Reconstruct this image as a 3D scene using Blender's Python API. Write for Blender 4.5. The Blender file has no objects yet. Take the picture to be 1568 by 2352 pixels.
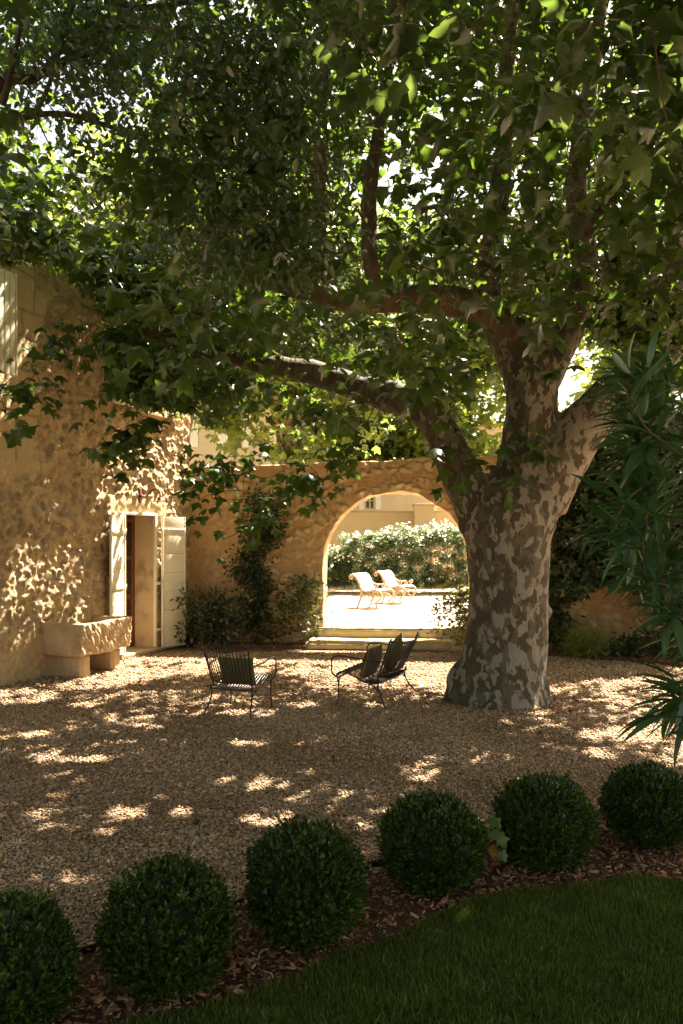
import bpy, bmesh, math, random
import numpy as np
from mathutils import Vector, Matrix

# ------------------------------------------------------------------ camera, sky, sun, exposure
scene = bpy.context.scene
col = scene.collection
F, CX, HY, H = 1900.0, 784.0, 1230.0, 2.0     # focal length, principal column, horizon row (in px of a 1568x2351 view) and eye height

cam_d = bpy.data.cameras.new('camera'); cam = bpy.data.objects.new('camera', cam_d); col.objects.link(cam)
cam_d.sensor_fit = 'VERTICAL'; cam_d.sensor_height = 36.0; cam_d.lens = F / 2351.0 * 36.0
cam_d.shift_y = (HY - 1175.5) / 2351.0
cam_d.clip_start = 0.05; cam_d.clip_end = 2000
cam.location = (0, 0, H); cam.rotation_euler = (math.radians(90), 0, 0)
scene.camera = cam

SUN = Vector((0.46, 0.52, 1.0)).normalized()
world = bpy.data.worlds.new('World'); scene.world = world; world.use_nodes = True
wn = world.node_tree; wn.nodes.clear()
sky = wn.nodes.new('ShaderNodeTexSky'); sky.sky_type = 'NISHITA'; sky.sun_disc = False
sky.sun_elevation = math.asin(SUN.z); sky.sun_rotation = math.atan2(SUN.x, SUN.y)
sky.dust_density = 3.0; sky.ozone_density = 0.6; sky.altitude = 100
bg = wn.nodes.new('ShaderNodeBackground'); bg.inputs['Strength'].default_value = 0.06
wo = wn.nodes.new('ShaderNodeOutputWorld')
wt = wn.nodes.new('ShaderNodeMix'); wt.data_type = 'RGBA'; wt.blend_type = 'MULTIPLY'; wt.inputs[0].default_value = 1.0; wt.inputs[7].default_value = (1.0, .83, .60, 1)   # warm white balance put in as a tint over the whole sky
wn.links.new(sky.outputs[0], wt.inputs[6]); wn.links.new(wt.outputs[2], bg.inputs[0]); wn.links.new(bg.outputs[0], wo.inputs[0])

sl = bpy.data.lights.new('sun', 'SUN'); sl.energy = 5.0; sl.angle = math.radians(0.53); sl.color = (1.0, 0.91, 0.76)
sun = bpy.data.objects.new('sun', sl); col.objects.link(sun)
sun.rotation_euler = SUN.to_track_quat('Z', 'Y').to_euler(); sun.location = (10, 12, 30)

vs = scene.view_settings
vs.view_transform = 'Standard'; vs.look = 'None'; vs.gamma = 1.0; vs.use_curve_mapping = False
vs.exposure = 2.95
cy = scene.cycles
cy.max_bounces = 7; cy.diffuse_bounces = 4; cy.transmission_bounces = 4; cy.transparent_max_bounces = 6; cy.glossy_bounces = 2
cy.sample_clamp_indirect = 6.0; cy.caustics_reflective = False; cy.caustics_refractive = False

# ------------------------------------------------------------------ helpers
rng = np.random.default_rng(7)
def at(x, y, Y): return np.array(((x - CX) / F * Y, Y, H - (y - HY) / F * Y))
def gnd(x, y, z=0.0):
    Y = F * (H - z) / (y - HY); return np.array(((x - CX) / F * Y, Y, z))

def empty(name, loc, label, cat, group=None, rz=0.0):
    o = bpy.data.objects.new(name, None); col.objects.link(o)
    o.location = tuple(float(v) for v in loc); o.rotation_euler = (0, 0, rz); o.empty_display_size = 0.1
    o['label'] = label; o['category'] = cat
    if group: o['group'] = group
    return o
def tag(o, label=None, cat=None, group=None, kind=None):
    if label: o['label'] = label
    if cat: o['category'] = cat
    if group: o['group'] = group
    if kind: o['kind'] = kind
    return o

def mk(name, V, Fc, mat, parent=None, smooth=True, world_coords=True):
    """V (n,3) array in world coords, Fc list/array of faces (uniform or mixed)."""
    V = np.asarray(V, dtype=np.float64)
    if parent is not None and world_coords:
        root = parent
        while root.parent is not None: root = root.parent
        mi = np.array((Matrix.Translation(root.location) @ root.rotation_euler.to_matrix().to_4x4()).inverted())
        V = V @ mi[:3, :3].T + mi[:3, 3]
    me = bpy.data.meshes.new(name)
    if isinstance(Fc, np.ndarray):
        n, k = Fc.shape
        me.vertices.add(len(V)); me.vertices.foreach_set('co', V.astype(np.float32).ravel())
        me.loops.add(n * k); me.loops.foreach_set('vertex_index', Fc.astype(np.int32).ravel())
        me.polygons.add(n); me.polygons.foreach_set('loop_start', np.arange(0, n * k, k, dtype=np.int32))
        me.polygons.foreach_set('loop_total', np.full(n, k, dtype=np.int32))
        me.update(calc_edges=True)
    else:
        me.from_pydata([tuple(v) for v in V], [], [tuple(int(i) for i in f) for f in Fc]); me.update()
    if smooth: me.polygons.foreach_set('use_smooth', np.ones(len(me.polygons), dtype=bool))
    me.materials.append(mat)
    o = bpy.data.objects.new(name, me); col.objects.link(o)
    if parent is not None: o.parent = parent
    return o

class MB:
    def __init__(s): s.v = []; s.f = []; s.n = 0
    def add(s, V, Fc):
        V = np.asarray(V, dtype=float); s.v.append(V)
        s.f.extend([tuple(int(i) + s.n for i in f) for f in Fc]); s.n += len(V)
    def box(s, c, size, R=None, bevel=0.0, jitter=0.0):
        bm = bmesh.new(); bmesh.ops.create_cube(bm, size=1.0)
        for v in bm.verts: v.co = Vector((v.co.x * size[0], v.co.y * size[1], v.co.z * size[2]))
        if bevel > 0: bmesh.ops.bevel(bm, geom=list(bm.edges), offset=bevel, segments=2, affect='EDGES', profile=0.6)
        V = np.array([v.co[:] for v in bm.verts])
        Fc = [[v.index for v in f.verts] for f in bm.faces]; bm.free()
        if R is not None: V = V @ np.asarray(R).T
        s.add(V + np.asarray(c, dtype=float), Fc); return s
    def tube(s, P, r, sides=8, cap=True, up=None):
        V, Fc = tube_geo(P, r, sides, cap); s.add(V, Fc); return s
    def build(s, name, mat, parent=None, smooth=True, kind=None, world_coords=True):
        o = mk(name, np.vstack(s.v), s.f, mat, parent, smooth, world_coords)
        if kind: o['kind'] = kind
        return o

def tube_geo(P, r, sides=8, cap=True):
    P = np.asarray(P, dtype=float); n = len(P)
    r = np.full(n, float(r)) if np.isscalar(r) else np.asarray(r, dtype=float)
    T = np.gradient(P, axis=0); T /= np.linalg.norm(T, axis=1)[:, None] + 1e-12
    up = np.array((0, 0, 1.0)) if abs(T[0][2]) < .9 else np.array((1.0, 0, 0))
    N = np.zeros_like(P); a = np.cross(T[0], up); a /= np.linalg.norm(a); N[0] = a
    for i in range(1, n):
        a = N[i - 1] - T[i] * np.dot(N[i - 1], T[i]); N[i] = a / (np.linalg.norm(a) + 1e-12)
    B = np.cross(T, N)
    th = np.linspace(0, 2 * np.pi, sides, endpoint=False)
    V = (P[:, None, :] + r[:, None, None] * (np.cos(th)[None, :, None] * N[:, None, :] + np.sin(th)[None, :, None] * B[:, None, :])).reshape(-1, 3)
    Fc = []
    for i in range(n - 1):
        for j in range(sides):
            k = (j + 1) % sides
            Fc.append((i * sides + j, i * sides + k, (i + 1) * sides + k, (i + 1) * sides + j))
    if cap:
        Fc.append(tuple(range(sides - 1, -1, -1))); Fc.append(tuple((n - 1) * sides + j for j in range(sides)))
    return V, Fc

def smooth_path(P, m=6):
    """Catmull-Rom through the rows of P (any number of columns)."""
    P = np.asarray(P, dtype=float)
    Q = np.vstack([2 * P[0] - P[1], P, 2 * P[-1] - P[-2]]); out = []
    for i in range(1, len(Q) - 2):
        for t in np.linspace(0, 1, m, endpoint=False):
            a, b, c, d = Q[i - 1], Q[i], Q[i + 1], Q[i + 2]
            out.append(.5 * ((2 * b) + (c - a) * t + (2 * a - 5 * b + 4 * c - d) * t * t + (-a + 3 * b - 3 * c + d) * t ** 3))
    out.append(P[-1]); return np.array(out)

# numpy noise -------------------------------------------------
def _hash(ix, iy, iz, seed):
    h = (ix.astype(np.int64) * 374761393 + iy.astype(np.int64) * 668265263 + iz.astype(np.int64) * 2147483647 + seed * 1274126177) & 0xffffffff
    h = ((h ^ (h >> 13)) * 1274126177) & 0xffffffff
    h = h ^ (h >> 16)
    return (h & 0xffffff) / float(0xffffff)
def vnoise(P, scale=1.0, seed=0):
    Q = np.asarray(P) * scale; I = np.floor(Q).astype(np.int64); f = Q - I; f = f * f * f * (f * (f * 6 - 15) + 10)
    r = np.zeros(len(Q))
    for dx in (0, 1):
        for dy in (0, 1):
            for dz in (0, 1):
                w = (f[:, 0] if dx else 1 - f[:, 0]) * (f[:, 1] if dy else 1 - f[:, 1]) * (f[:, 2] if dz else 1 - f[:, 2])
                r += w * _hash(I[:, 0] + dx, I[:, 1] + dy, I[:, 2] + dz, seed)
    return r * 2 - 1
def fbm(P, scale=1.0, octv=4, seed=0, gain=.5):
    a, r = 1.0, 0
    for o in range(octv): r = r + a * vnoise(P, scale * 2 ** o, seed + o * 17); a *= gain
    return r
def worley(P2, scale, seed=0, jit=.85):
    """2D F1, F2 distances (in cell units) and an id per nearest cell."""
    Q = np.asarray(P2) * scale; I = np.floor(Q).astype(np.int64)
    F1 = np.full(len(Q), 9.0); F2 = np.full(len(Q), 9.0); idv = np.zeros(len(Q)); z = np.zeros(len(Q), dtype=np.int64)
    for dx in (-1, 0, 1):
        for dy in (-1, 0, 1):
            cx = I[:, 0] + dx; cyy = I[:, 1] + dy
            px = cx + .5 + jit * (_hash(cx, cyy, z, seed) - .5); py = cyy + .5 + jit * (_hash(cx, cyy, z + 5, seed + 3) - .5)
            d = np.hypot(Q[:, 0] - px, Q[:, 1] - py); hid = _hash(cx, cyy, z + 9, seed + 7)
            near = d < F1
            F2 = np.where(near, F1, np.minimum(F2, d)); idv = np.where(near, hid, idv); F1 = np.where(near, d, F1)
    return F1, F2, idv

# material helper --------------------------------------------
class M:
    def __init__(s, name):
        s.m = bpy.data.materials.new(name); s.m.use_nodes = True; s.t = s.m.node_tree; s.t.nodes.clear()
        s.out = s.t.nodes.new('ShaderNodeOutputMaterial')
        s.tc = s.t.nodes.new('ShaderNodeTexCoord')
    def n(s, typ, ins=None, **props):
        nd = s.t.nodes.new('ShaderNode' + typ)
        for k, v in props.items(): setattr(nd, k, v)
        for k, v in (ins or {}).items(): s.set(nd.inputs[k], v)
        return nd
    def set(s, inp, v):
        if isinstance(v, bpy.types.NodeSocket): s.t.links.new(v, inp)
        elif isinstance(v, bpy.types.Node): s.t.links.new(v.outputs[0], inp)
        else:
            if isinstance(v, tuple) and len(v) == 3 and inp.type == 'RGBA': v = (*v, 1)
            inp.default_value = v
    def co(s, scale=(1, 1, 1), kind='Object'):
        return s.n('Mapping', {'Vector': s.tc.outputs[kind], 'Scale': scale}).outputs[0]
    def noise(s, vec, scale, detail=4, rough=.55, dist=0.0):
        return s.n('TexNoise', {'Vector': vec, 'Scale': scale, 'Detail': detail, 'Roughness': rough, 'Distortion': dist})
    def vor(s, vec, scale, feature='F1', rand=1.0):
        nd = s.n('TexVoronoi', {'Vector': vec, 'Scale': scale, 'Randomness': rand}, feature=feature); return nd
    def ramp(s, fac, stops, interp='LINEAR'):
        nd = s.n('ValToRGB', {'Fac': fac}); cr = nd.color_ramp; cr.interpolation = interp
        while len(cr.elements) < len(stops): cr.elements.new(0.5)
        for e, (p, c) in zip(cr.elements, stops):
            e.position = p; e.color = (*c, 1) if len(c) == 3 else c
        return nd.outputs[0]
    def mix(s, fac, a, b, typ='MIX'):
        nd = s.n('Mix', None, data_type='RGBA', blend_type=typ)
        s.set(nd.inputs[0], fac); s.set(nd.inputs[6], a); s.set(nd.inputs[7], b); return nd.outputs[2]
    def math(s, op, a, b=0.0):
        nd = s.n('Math', None, operation=op); s.set(nd.inputs[0], a); s.set(nd.inputs[1], b); return nd.outputs[0]
    def bump(s, h, strength=.5, dist=.01):
        return s.n('Bump', {'Height': h, 'Strength': strength, 'Distance': dist}).outputs[0]
    def bsdf(s, color, rough=.8, metal=0.0, normal=None, spec=.4, **kw):
        ins = {'Base Color': color, 'Roughness': rough, 'Metallic': metal, 'Specular IOR Level': spec}
        ins.update(kw)
        if normal is not None: ins['Normal'] = normal
        b = s.n('BsdfPrincipled', ins); return b
    def end(s, b):
        s.t.links.new(b.outputs[0], s.out.inputs[0]); return s.m

def leaf_mat(name, c1, c2, c3, trans, tf=.35, rough=.42, spec=.5, clump=None):
    m = M(name)
    g = m.n('NewGeometry')
    c = m.ramp(g.outputs['Random Per Island'], [(0, c1), (.55, c2), (1, c3)])
    nz = m.noise(m.co(), 1.1, 2)
    c = m.mix(m.math('MULTIPLY', nz.outputs[0], .45), c, tuple(v * .45 for v in c1))
    b = m.bsdf(c, rough, spec=spec)
    tl = m.n('BsdfTranslucent', {'Color': trans})
    mx = m.n('MixShader', {0: tf}); m.t.links.new(b.outputs[0], mx.inputs[1]); m.t.links.new(tl.outputs[0], mx.inputs[2])
    return m.end(mx)

def rough_stone(name, cols, scale=3.0, bump=.6, bd=.02, fine=40, moss=None, rough=.95):
    m = M(name); co = m.co()
    n1 = m.noise(co, scale, 6, .6, .4); n2 = m.noise(co, fine, 5, .7)
    c = m.ramp(n1.outputs[0], [(.3, cols[0]), (.5, cols[1]), (.7, cols[2])])
    c = m.mix(m.ramp(n2.outputs[0], [(.35, (.55, .55, .55)), (.6, (1, 1, 1))]), c, tuple(v * .55 for v in cols[0]))if False else m.mix(.35, c, m.ramp(n2.outputs[0], [(.3, tuple(v * .6 for v in cols[0])), (.7, cols[2])]))
    h = m.math('ADD', m.math('MULTIPLY', n1.outputs[0], 1.0), m.math('MULTIPLY', n2.outputs[0], .35))
    return m.end(m.bsdf(c, rough, normal=m.bump(h, bump, bd), spec=.2))

# ---- materials
def mat_gravel():
    m = M('gravel'); co = m.co()
    v = m.vor(co, 55); v2 = m.vor(co, 23)
    c = m.ramp(m.n('SeparateColor', {0: v.outputs['Color']}).outputs[0],
               [(0, (.18, .12, .075)), (.3, (.31, .21, .125)), (.6, (.43, .30, .175)), (.85, (.52, .38, .25)), (1, (.32, .28, .26))])
    big = m.noise(co, .9, 4)
    c = m.mix(m.math('MULTIPLY', big.outputs[0], .35), c, (.26, .17, .095))
    c = m.mix(m.ramp(v.outputs['Distance'], [(.35, (0, 0, 0)), (.8, (1, 1, 1))]), c, (.07, .045, .025))
    h = m.math('SUBTRACT', 1.0, v.outputs['Distance'])
    h = m.math('ADD', h, m.math('MULTIPLY', v2.outputs['Distance'], -.5))
    return m.end(m.bsdf(c, .85, normal=m.bump(h, .9, .015), spec=.3))
def mat_pebble():
    m = M('pebble'); g = m.n('NewGeometry')
    c = m.ramp(g.outputs['Random Per Island'], [(0, (.18, .115, .068)), (.2, (.44, .26, .12)), (.45, (.61, .39, .195)), (.68, (.69, .48, .27)), (.84, (.48, .37, .275)), (.94, (.28, .215, .175)), (1, (.78, .67, .53))])
    nz = m.noise(m.co(), 160, 3); c = m.mix(m.math('MULTIPLY', nz.outputs[0], .35), c, (.28, .19, .12))
    bg_ = m.ramp(m.noise(m.co(), .75, 5, .6).outputs[0], [(.36, (.62, .55, .50)), (.60, (1, 1, 1))]); c = m.mix(.9, c, m.mix(1.0, c, bg_, 'MULTIPLY'))
    return m.end(m.bsdf(c, .7, spec=.35))
def mat_simple(name, c, rough=.6, metal=0.0, spec=.4, nscale=20, var=.15, bump=.15, bd=.003):
    m = M(name); n = m.noise(m.co(), nscale, 5, .6)
    cc = m.mix(n.outputs[0], tuple(v * (1 - var) for v in c), tuple(min(1, v * (1 + var)) for v in c))
    return m.end(m.bsdf(cc, rough, metal, normal=m.bump(n.outputs[0], bump, bd), spec=spec))
def mat_bark():
    m = M('plane_bark'); co = m.co((1, 1, .60))
    w = m.noise(co, 4.0, 3, .5); wv = m.mix(.07, co, w.outputs['Color'])
    n1 = m.noise(wv, 7.5, 3, .55, .2); n2 = m.noise(wv, 10.5, 3, .5, .15); n3 = m.noise(m.co((1, 1, .25)), 75, 5, .7)
    pale = m.ramp(n3.outputs[0], [(.3, (.19, .165, .13)), (.7, (.33, .295, .235))])
    olive = m.ramp(n3.outputs[0], [(.3, (.052, .045, .028)), (.7, (.10, .086, .055))])
    grey = m.ramp(n3.outputs[0], [(.3, (.092, .076, .052)), (.7, (.155, .13, .092))])
    e1 = m.ramp(n1.outputs[0], [(.49, (0, 0, 0)), (.515, (1, 1, 1))])
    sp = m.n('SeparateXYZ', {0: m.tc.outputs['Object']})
    bias = m.math('ADD', n2.outputs[0], m.math('MULTIPLY', m.math('SUBTRACT', sp.outputs[0], .0), .07))   # pale patches more frequent towards the right side
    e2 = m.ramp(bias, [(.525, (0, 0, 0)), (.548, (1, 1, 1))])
    e3 = m.ramp(m.noise(wv, 12, 1, .3).outputs[0], [(.68, (0, 0, 0)), (.69, (1, 1, 1))])
    c = m.mix(e1, olive, grey); c = m.mix(e2, c, pale); c = m.mix(e3, c, (.10, .055, .035))
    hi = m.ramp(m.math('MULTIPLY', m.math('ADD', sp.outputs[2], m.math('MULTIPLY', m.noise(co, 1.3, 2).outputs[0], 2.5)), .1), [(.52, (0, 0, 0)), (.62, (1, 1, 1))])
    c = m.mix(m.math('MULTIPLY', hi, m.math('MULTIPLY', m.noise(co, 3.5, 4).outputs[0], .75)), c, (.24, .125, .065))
    h = m.math('ADD', m.math('MULTIPLY', n3.outputs[0], .5), m.math('ADD', m.math('MULTIPLY', e1, .4), m.math('MULTIPLY', e2, -.5)))
    h = m.math('ADD', h, m.math('MULTIPLY', m.noise(m.co((1, 1, .35)), 22, 4, .65).outputs[0], .6))
    return m.end(m.bsdf(c, .85, normal=m.bump(h, .9, .014), spec=.25))

MAT = {}
MAT['gravel'] = mat_gravel(); MAT['pebble'] = mat_pebble(); MAT['bark'] = mat_bark()
MAT['branch'] = mat_simple('dark_branch', (.12, .085, .06), .9, nscale=30, var=.4, bump=.6, bd=.01)
MAT['twig'] = mat_simple('twig', (.10, .07, .04), .8, nscale=30, var=.3)
MAT['iron'] = mat_simple('dark_iron', (.05, .042, .042), .38, .6, nscale=60, var=.3)
MAT['rust'] = mat_simple('rusty_iron', (.16, .06, .03), .6, .5, nscale=60, var=.4)
MAT['brass'] = mat_simple('old_brass', (.36, .30, .22), .35, .9, nscale=50)
MAT['cushion'] = mat_simple('olive_cloth', (.115, .105, .04), .95, nscale=120, var=.25, bump=.4)
MAT['cushion2'] = mat_simple('brown_cloth', (.09, .065, .04), .95, nscale=120, var=.25, bump=.4)
MAT['piping'] = mat_simple('green_cloth', (.17, .16, .035), .95, nscale=120, var=.2, bump=.3)
MAT['paint'] = mat_simple('cream_paint', (.66, .60, .44), .55, nscale=9, var=.1, bump=.2, bd=.002)
MAT['brown_wood'] = mat_simple('red_brown_wood', (.15, .05, .022), .45, nscale=25, var=.35)
MAT['white_paint'] = mat_simple('white_slats', (.86, .86, .84), .5, nscale=12, var=.06)
MAT['casting'] = mat_simple('pinkish_casting', (.34, .23, .14), .6, .1, nscale=40, var=.25, bump=.4)
MAT['black_edge'] = mat_simple('black_edging', (.02, .018, .018), .6)
MAT['rust_edge'] = mat_simple('rust_edging', (.12, .045, .025), .8, nscale=40, var=.4)
MAT['tile'] = rough_stone('roof_tile', ((.30, .13, .07), (.42, .21, .12), (.5, .3, .18)), 6, .4)
m = M('glass_pane'); MAT['glass'] = m.end(m.bsdf(m.ramp(m.noise(m.co((9, 9, 1)), 3, 2).outputs[0], [(.3, (.07, .055, .045)), (.7, (.16, .13, .10))]), .15, spec=.6))
MAT['limestone'] = rough_stone('limestone', ((.36, .25, .13), (.50, .37, .21), (.62, .48, .31)), 3.5, .5, .012)
MAT['step'] = rough_stone('step_stone', ((.33, .25, .13), (.45, .35, .20), (.55, .45, .28)), 4, .7, .02)

def mat_house():
    m = M('rubble_render'); co = m.co()
    n1 = m.noise(co, 1.6, 5, .6); n2 = m.noise(co, 26, 6, .72)
    c = m.ramp(n1.outputs[0], [(.3, (.46, .315, .155)), (.5, (.61, .445, .235)), (.7, (.71, .55, .33))])
    at_ = m.n('Attribute', None, attribute_name='smoothzone', attribute_type='GEOMETRY')
    cb = m.n('Attribute', None, attribute_name='stone', attribute_type='GEOMETRY'); ci = m.n('Attribute', None, attribute_name='stone_id', attribute_type='GEOMETRY')
    st = m.ramp(ci.outputs['Fac'], [(.3, (.13, .105, .08)), (.5, (.26, .20, .135)), (.7, (.36, .24, .14)), (.85, (.48, .39, .27)), (1, (.22, .19, .15))])
    c = m.mix(m.math('MULTIPLY', cb.outputs['Fac'], .9), c, st)
    dk = m.ramp(m.noise(co, 11, 5, .65).outputs[0], [(.32, (1, 1, 1)), (.46, (0, 0, 0))])
    c = m.mix(m.math('MULTIPLY', m.math('MULTIPLY', dk, .55), m.math('SUBTRACT', 1.0, m.math('MULTIPLY', at_.outputs['Fac'], .7))), c, (.17, .12, .07))
    c = m.mix(m.math('MULTIPLY', at_.outputs['Fac'], .45), c, (.56, .43, .25))
    c = m.mix(.3, c, m.ramp(n2.outputs[0], [(.3, (.26, .18, .10)), (.65, (.56, .43, .27))]))
    j = m.n('Attribute', None, attribute_name='joint', attribute_type='GEOMETRY')
    c = m.mix(m.math('MULTIPLY', j.outputs['Fac'], .7), c, (.18, .125, .07))
    h = m.math('ADD', n2.outputs[0], m.math('MULTIPLY', m.noise(co, 90, 3).outputs[0], .4))
    return m.end(m.bsdf(c, .95, normal=m.bump(h, .95, .022), spec=.15))
MAT['house'] = mat_house()
def mat_rubble():
    m = M('rubble_wall'); co = m.co()
    n1 = m.noise(co, 1.3, 4, .6); n2 = m.noise(co, 28, 6, .7)
    st = m.n('Attribute', None, attribute_name='stone', attribute_type='GEOMETRY')
    sid = m.n('Attribute', None, attribute_name='stone_id', attribute_type='GEOMETRY')
    mortar = m.ramp(n1.outputs[0], [(.3, (.36, .22, .10)), (.5, (.47, .29, .14)), (.7, (.60, .385, .20))])
    stone = m.ramp(sid.outputs['Fac'], [(0, (.30, .21, .11)), (.35, (.50, .38, .20)), (.7, (.60, .50, .30)), (1, (.72, .62, .42))])
    c = m.mix(m.math('MULTIPLY', st.outputs['Fac'], .95), mortar, stone)
    c = m.mix(.38, c, m.ramp(n2.outputs[0], [(.3, (.20, .125, .06)), (.68, (.58, .43, .24))]))
    h = m.math('ADD', n2.outputs[0], m.math('MULTIPLY', m.noise(co, 80, 3).outputs[0], .4))
    return m.end(m.bsdf(c, .95, normal=m.bump(h, .8, .015), spec=.15))
MAT['rubble'] = mat_rubble()
def mat_plaster():
    m = M('stained_plaster'); co = m.co()
    n1 = m.noise(m.co((1, 1, 1.0)), 2.6, 3, .5); n2 = m.noise(co, 70, 5, .7)
    c = m.ramp(n1.outputs[0], [(.32, (.30, .19, .11)), (.45, (.50, .38, .24)), (.58, (.56, .40, .20)), (.7, (.58, .46, .30))])
    c = m.mix(.25, c, m.ramp(n2.outputs[0], [(.3, (.33, .24, .14)), (.7, (.66, .53, .37))]))
    return m.end(m.bsdf(c, .9, normal=m.bump(n2.outputs[0], .3, .004), spec=.2))
MAT['plaster'] = mat_plaster()
MAT['facade'] = rough_stone('pale_facade', ((.62, .50, .35), (.70, .58, .42), (.76, .65, .48)), 1.2, .3)
MAT['garden_wall'] = rough_stone('ochre_render', ((.60, .45, .29), (.66, .50, .33), (.70, .55, .37)), .8, .2)
MAT['pale_path'] = rough_stone('pale_path', ((.60, .52, .40), (.70, .62, .50), (.76, .69, .58)), 2, .2)
MAT['pale_gravel'] = rough_stone('pale_gravel', ((.36, .25, .15), (.52, .39, .25), (.66, .53, .38)), 30, .8, .02, fine=70)
def mat_mulch(name='mulch', dark=1.0):
    m = M(name); g = m.n('NewGeometry')
    c = m.ramp(g.outputs['Random Per Island'], [(0, (.07, .03, .016)), (.4, (.24, .11, .055)), (.75, (.38, .20, .105)), (1, (.55, .36, .21))])
    return m.end(m.bsdf(c, .85, spec=.25))
MAT['mulch'] = mat_mulch()
MAT['soil'] = rough_stone('mulch_base', ((.06, .028, .015), (.12, .06, .03), (.18, .095, .05)), 25, .8, .02)
MAT['grass_base'] = rough_stone('turf', ((.02, .035, .01), (.035, .055, .014), (.06, .075, .02)), 20, .6)
def mat_grass():
    m = M('grass_blades'); g = m.n('NewGeometry')
    c = m.ramp(g.outputs['Random Per Island'], [(0, (.045, .07, .004)), (.55, (.115, .145, .010)), (.88, (.22, .23, .03)), (1, (.50, .42, .18))])
    nz = m.noise(m.co(), 3.5, 2); c = m.mix(m.math('MULTIPLY', nz.outputs[0], .7), c, (.045, .07, .008))
    b = m.bsdf(c, .55, spec=.25); tl = m.n('BsdfTranslucent', {'Color': (.13, .22, .03, 1)})
    mx = m.n('MixShader', {0: .25}); m.t.links.new(b.outputs[0], mx.inputs[1]); m.t.links.new(tl.outputs[0], mx.inputs[2])
    return m.end(mx)
MAT['grass'] = mat_grass()
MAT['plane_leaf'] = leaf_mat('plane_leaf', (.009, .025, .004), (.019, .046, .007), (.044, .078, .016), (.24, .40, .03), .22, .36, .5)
MAT['near_leaf'] = leaf_mat('near_plane_leaf', (.022, .052, .022), (.038, .078, .032), (.07, .11, .045), (.22, .32, .05), .26, .34, .6)
MAT['small_leaf'] = leaf_mat('small_leaf', (.045, .09, .05), (.075, .13, .07), (.11, .17, .09), (.20, .30, .06), .3, .26, .8)
MAT['bg_leaf'] = leaf_mat('sunlit_leaf', (.05, .08, .018), (.09, .13, .03), (.15, .18, .045), (.42, .52, .08), .38)  # plane leaf lightened and yellowed, sunlight put into the colour
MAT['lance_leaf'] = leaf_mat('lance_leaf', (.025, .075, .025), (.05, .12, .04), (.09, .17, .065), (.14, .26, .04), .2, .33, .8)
MAT['sun_lance'] = leaf_mat('sunlit_lance_leaf', (.04, .075, .03), (.08, .12, .05), (.13, .17, .08), (.24, .32, .10), .25)  # paler oleander leaf for the hedge, sunlight put into the colour
MAT['laurel_leaf'] = leaf_mat('laurel_leaf', (.025, .042, .016), (.045, .065, .022), (.07, .09, .03), (.12, .15, .03), .15, .35, .6)
MAT['maple_leaf'] = leaf_mat('maple_leaf', (.04, .065, .012), (.075, .10, .02), (.16, .12, .03), (.42, .36, .06), .4)
MAT['vine_leaf'] = leaf_mat('vine_leaf', (.012, .028, .008), (.024, .045, .011), (.045, .070, .016), (.14, .18, .03), .25)
MAT['box_leaf'] = leaf_mat('box_leaf', (.010, .030, .002), (.034, .072, .004), (.14, .19, .018), (.10, .18, .02), .18, .42, .42)
MAT['fern_leaf'] = leaf_mat('fern_leaf', (.10, .13, .02), (.15, .19, .03), (.22, .26, .05), (.35, .40, .06), .3)
MAT['box_core'] = mat_simple('box_core', (.018, .02, .008), .95)
MAT['broad_leaf'] = leaf_mat('broad_leaf', (.09, .16, .03), (.12, .20, .04), (.15, .24, .05), (.15, .22, .04), .25)
m = M('petals'); MAT['petal'] = m.end(m.bsdf(m.ramp(m.n('NewGeometry').outputs['Random Per Island'], [(0, (.80, .76, .60)), (1, (.88, .84, .70))]), .6))
m = M('amber_leaf_shape'); MAT['dry'] = m.end(m.bsdf(m.ramp(m.noise(m.co(), 30, 3).outputs[0], [(.3, (.5, .17, .02)), (.7, (.75, .34, .05))]), .5))  # amber of a lit spot put into the colour
# ------------------------------------------------------------------ large structure
def attr(o, name, vals):
    a = o.data.attributes.new(name, 'FLOAT', 'POINT'); a.data.foreach_set('value', np.asarray(vals, dtype=np.float32))
def quad_sheet(name, pts, mat, kind='structure', parent=None):
    o = mk(name, pts, [tuple(range(len(pts)))], mat, parent, smooth=False)
    if kind: o['kind'] = kind
    return o
OW = np.array((-2.85, 15.385, 0.0)); EW = np.array((.99504, -.09950, 0.0)); NW = np.array((.09950, .99504, 0.0))   # arch wall frame
def aw(u, v, w): return OW + EW * u + NW * w + np.array((0, 0, 1.0)) * v

# grounds: courtyard gravel reaching the wall line, a terrace one step and a half higher behind it
A = aw(-60, 0, .3); B = aw(60, 0, .3)
quad_sheet('ground', [(-60, -50, 0), (70, -50, 0), B, A], MAT['gravel'])
A2 = aw(-400, 0, .2); B2 = aw(400, 0, .2)
terr = quad_sheet('terrace_ground', [A2 + (0, 0, .315), B2 + (0, 0, .315), (500, 900, .315), (-500, 900, .315)], MAT['pale_gravel'])
mk('terrace_riser', [aw(-60, -.3, .28), aw(60, -.3, .28), aw(60, .31, .28), aw(-60, .31, .28)], [(0, 1, 2, 3)], MAT['step'])['kind'] = 'structure'
# pale stone path crossing the terrace
pp = [gnd(x, y, .322) for x, y in ((752, 1433), (820, 1417), (905, 1395), (1010, 1372), (1120, 1360), (1240, 1385), (1180, 1434))]
quad_sheet('path', pp, MAT['pale_path'])

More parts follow.
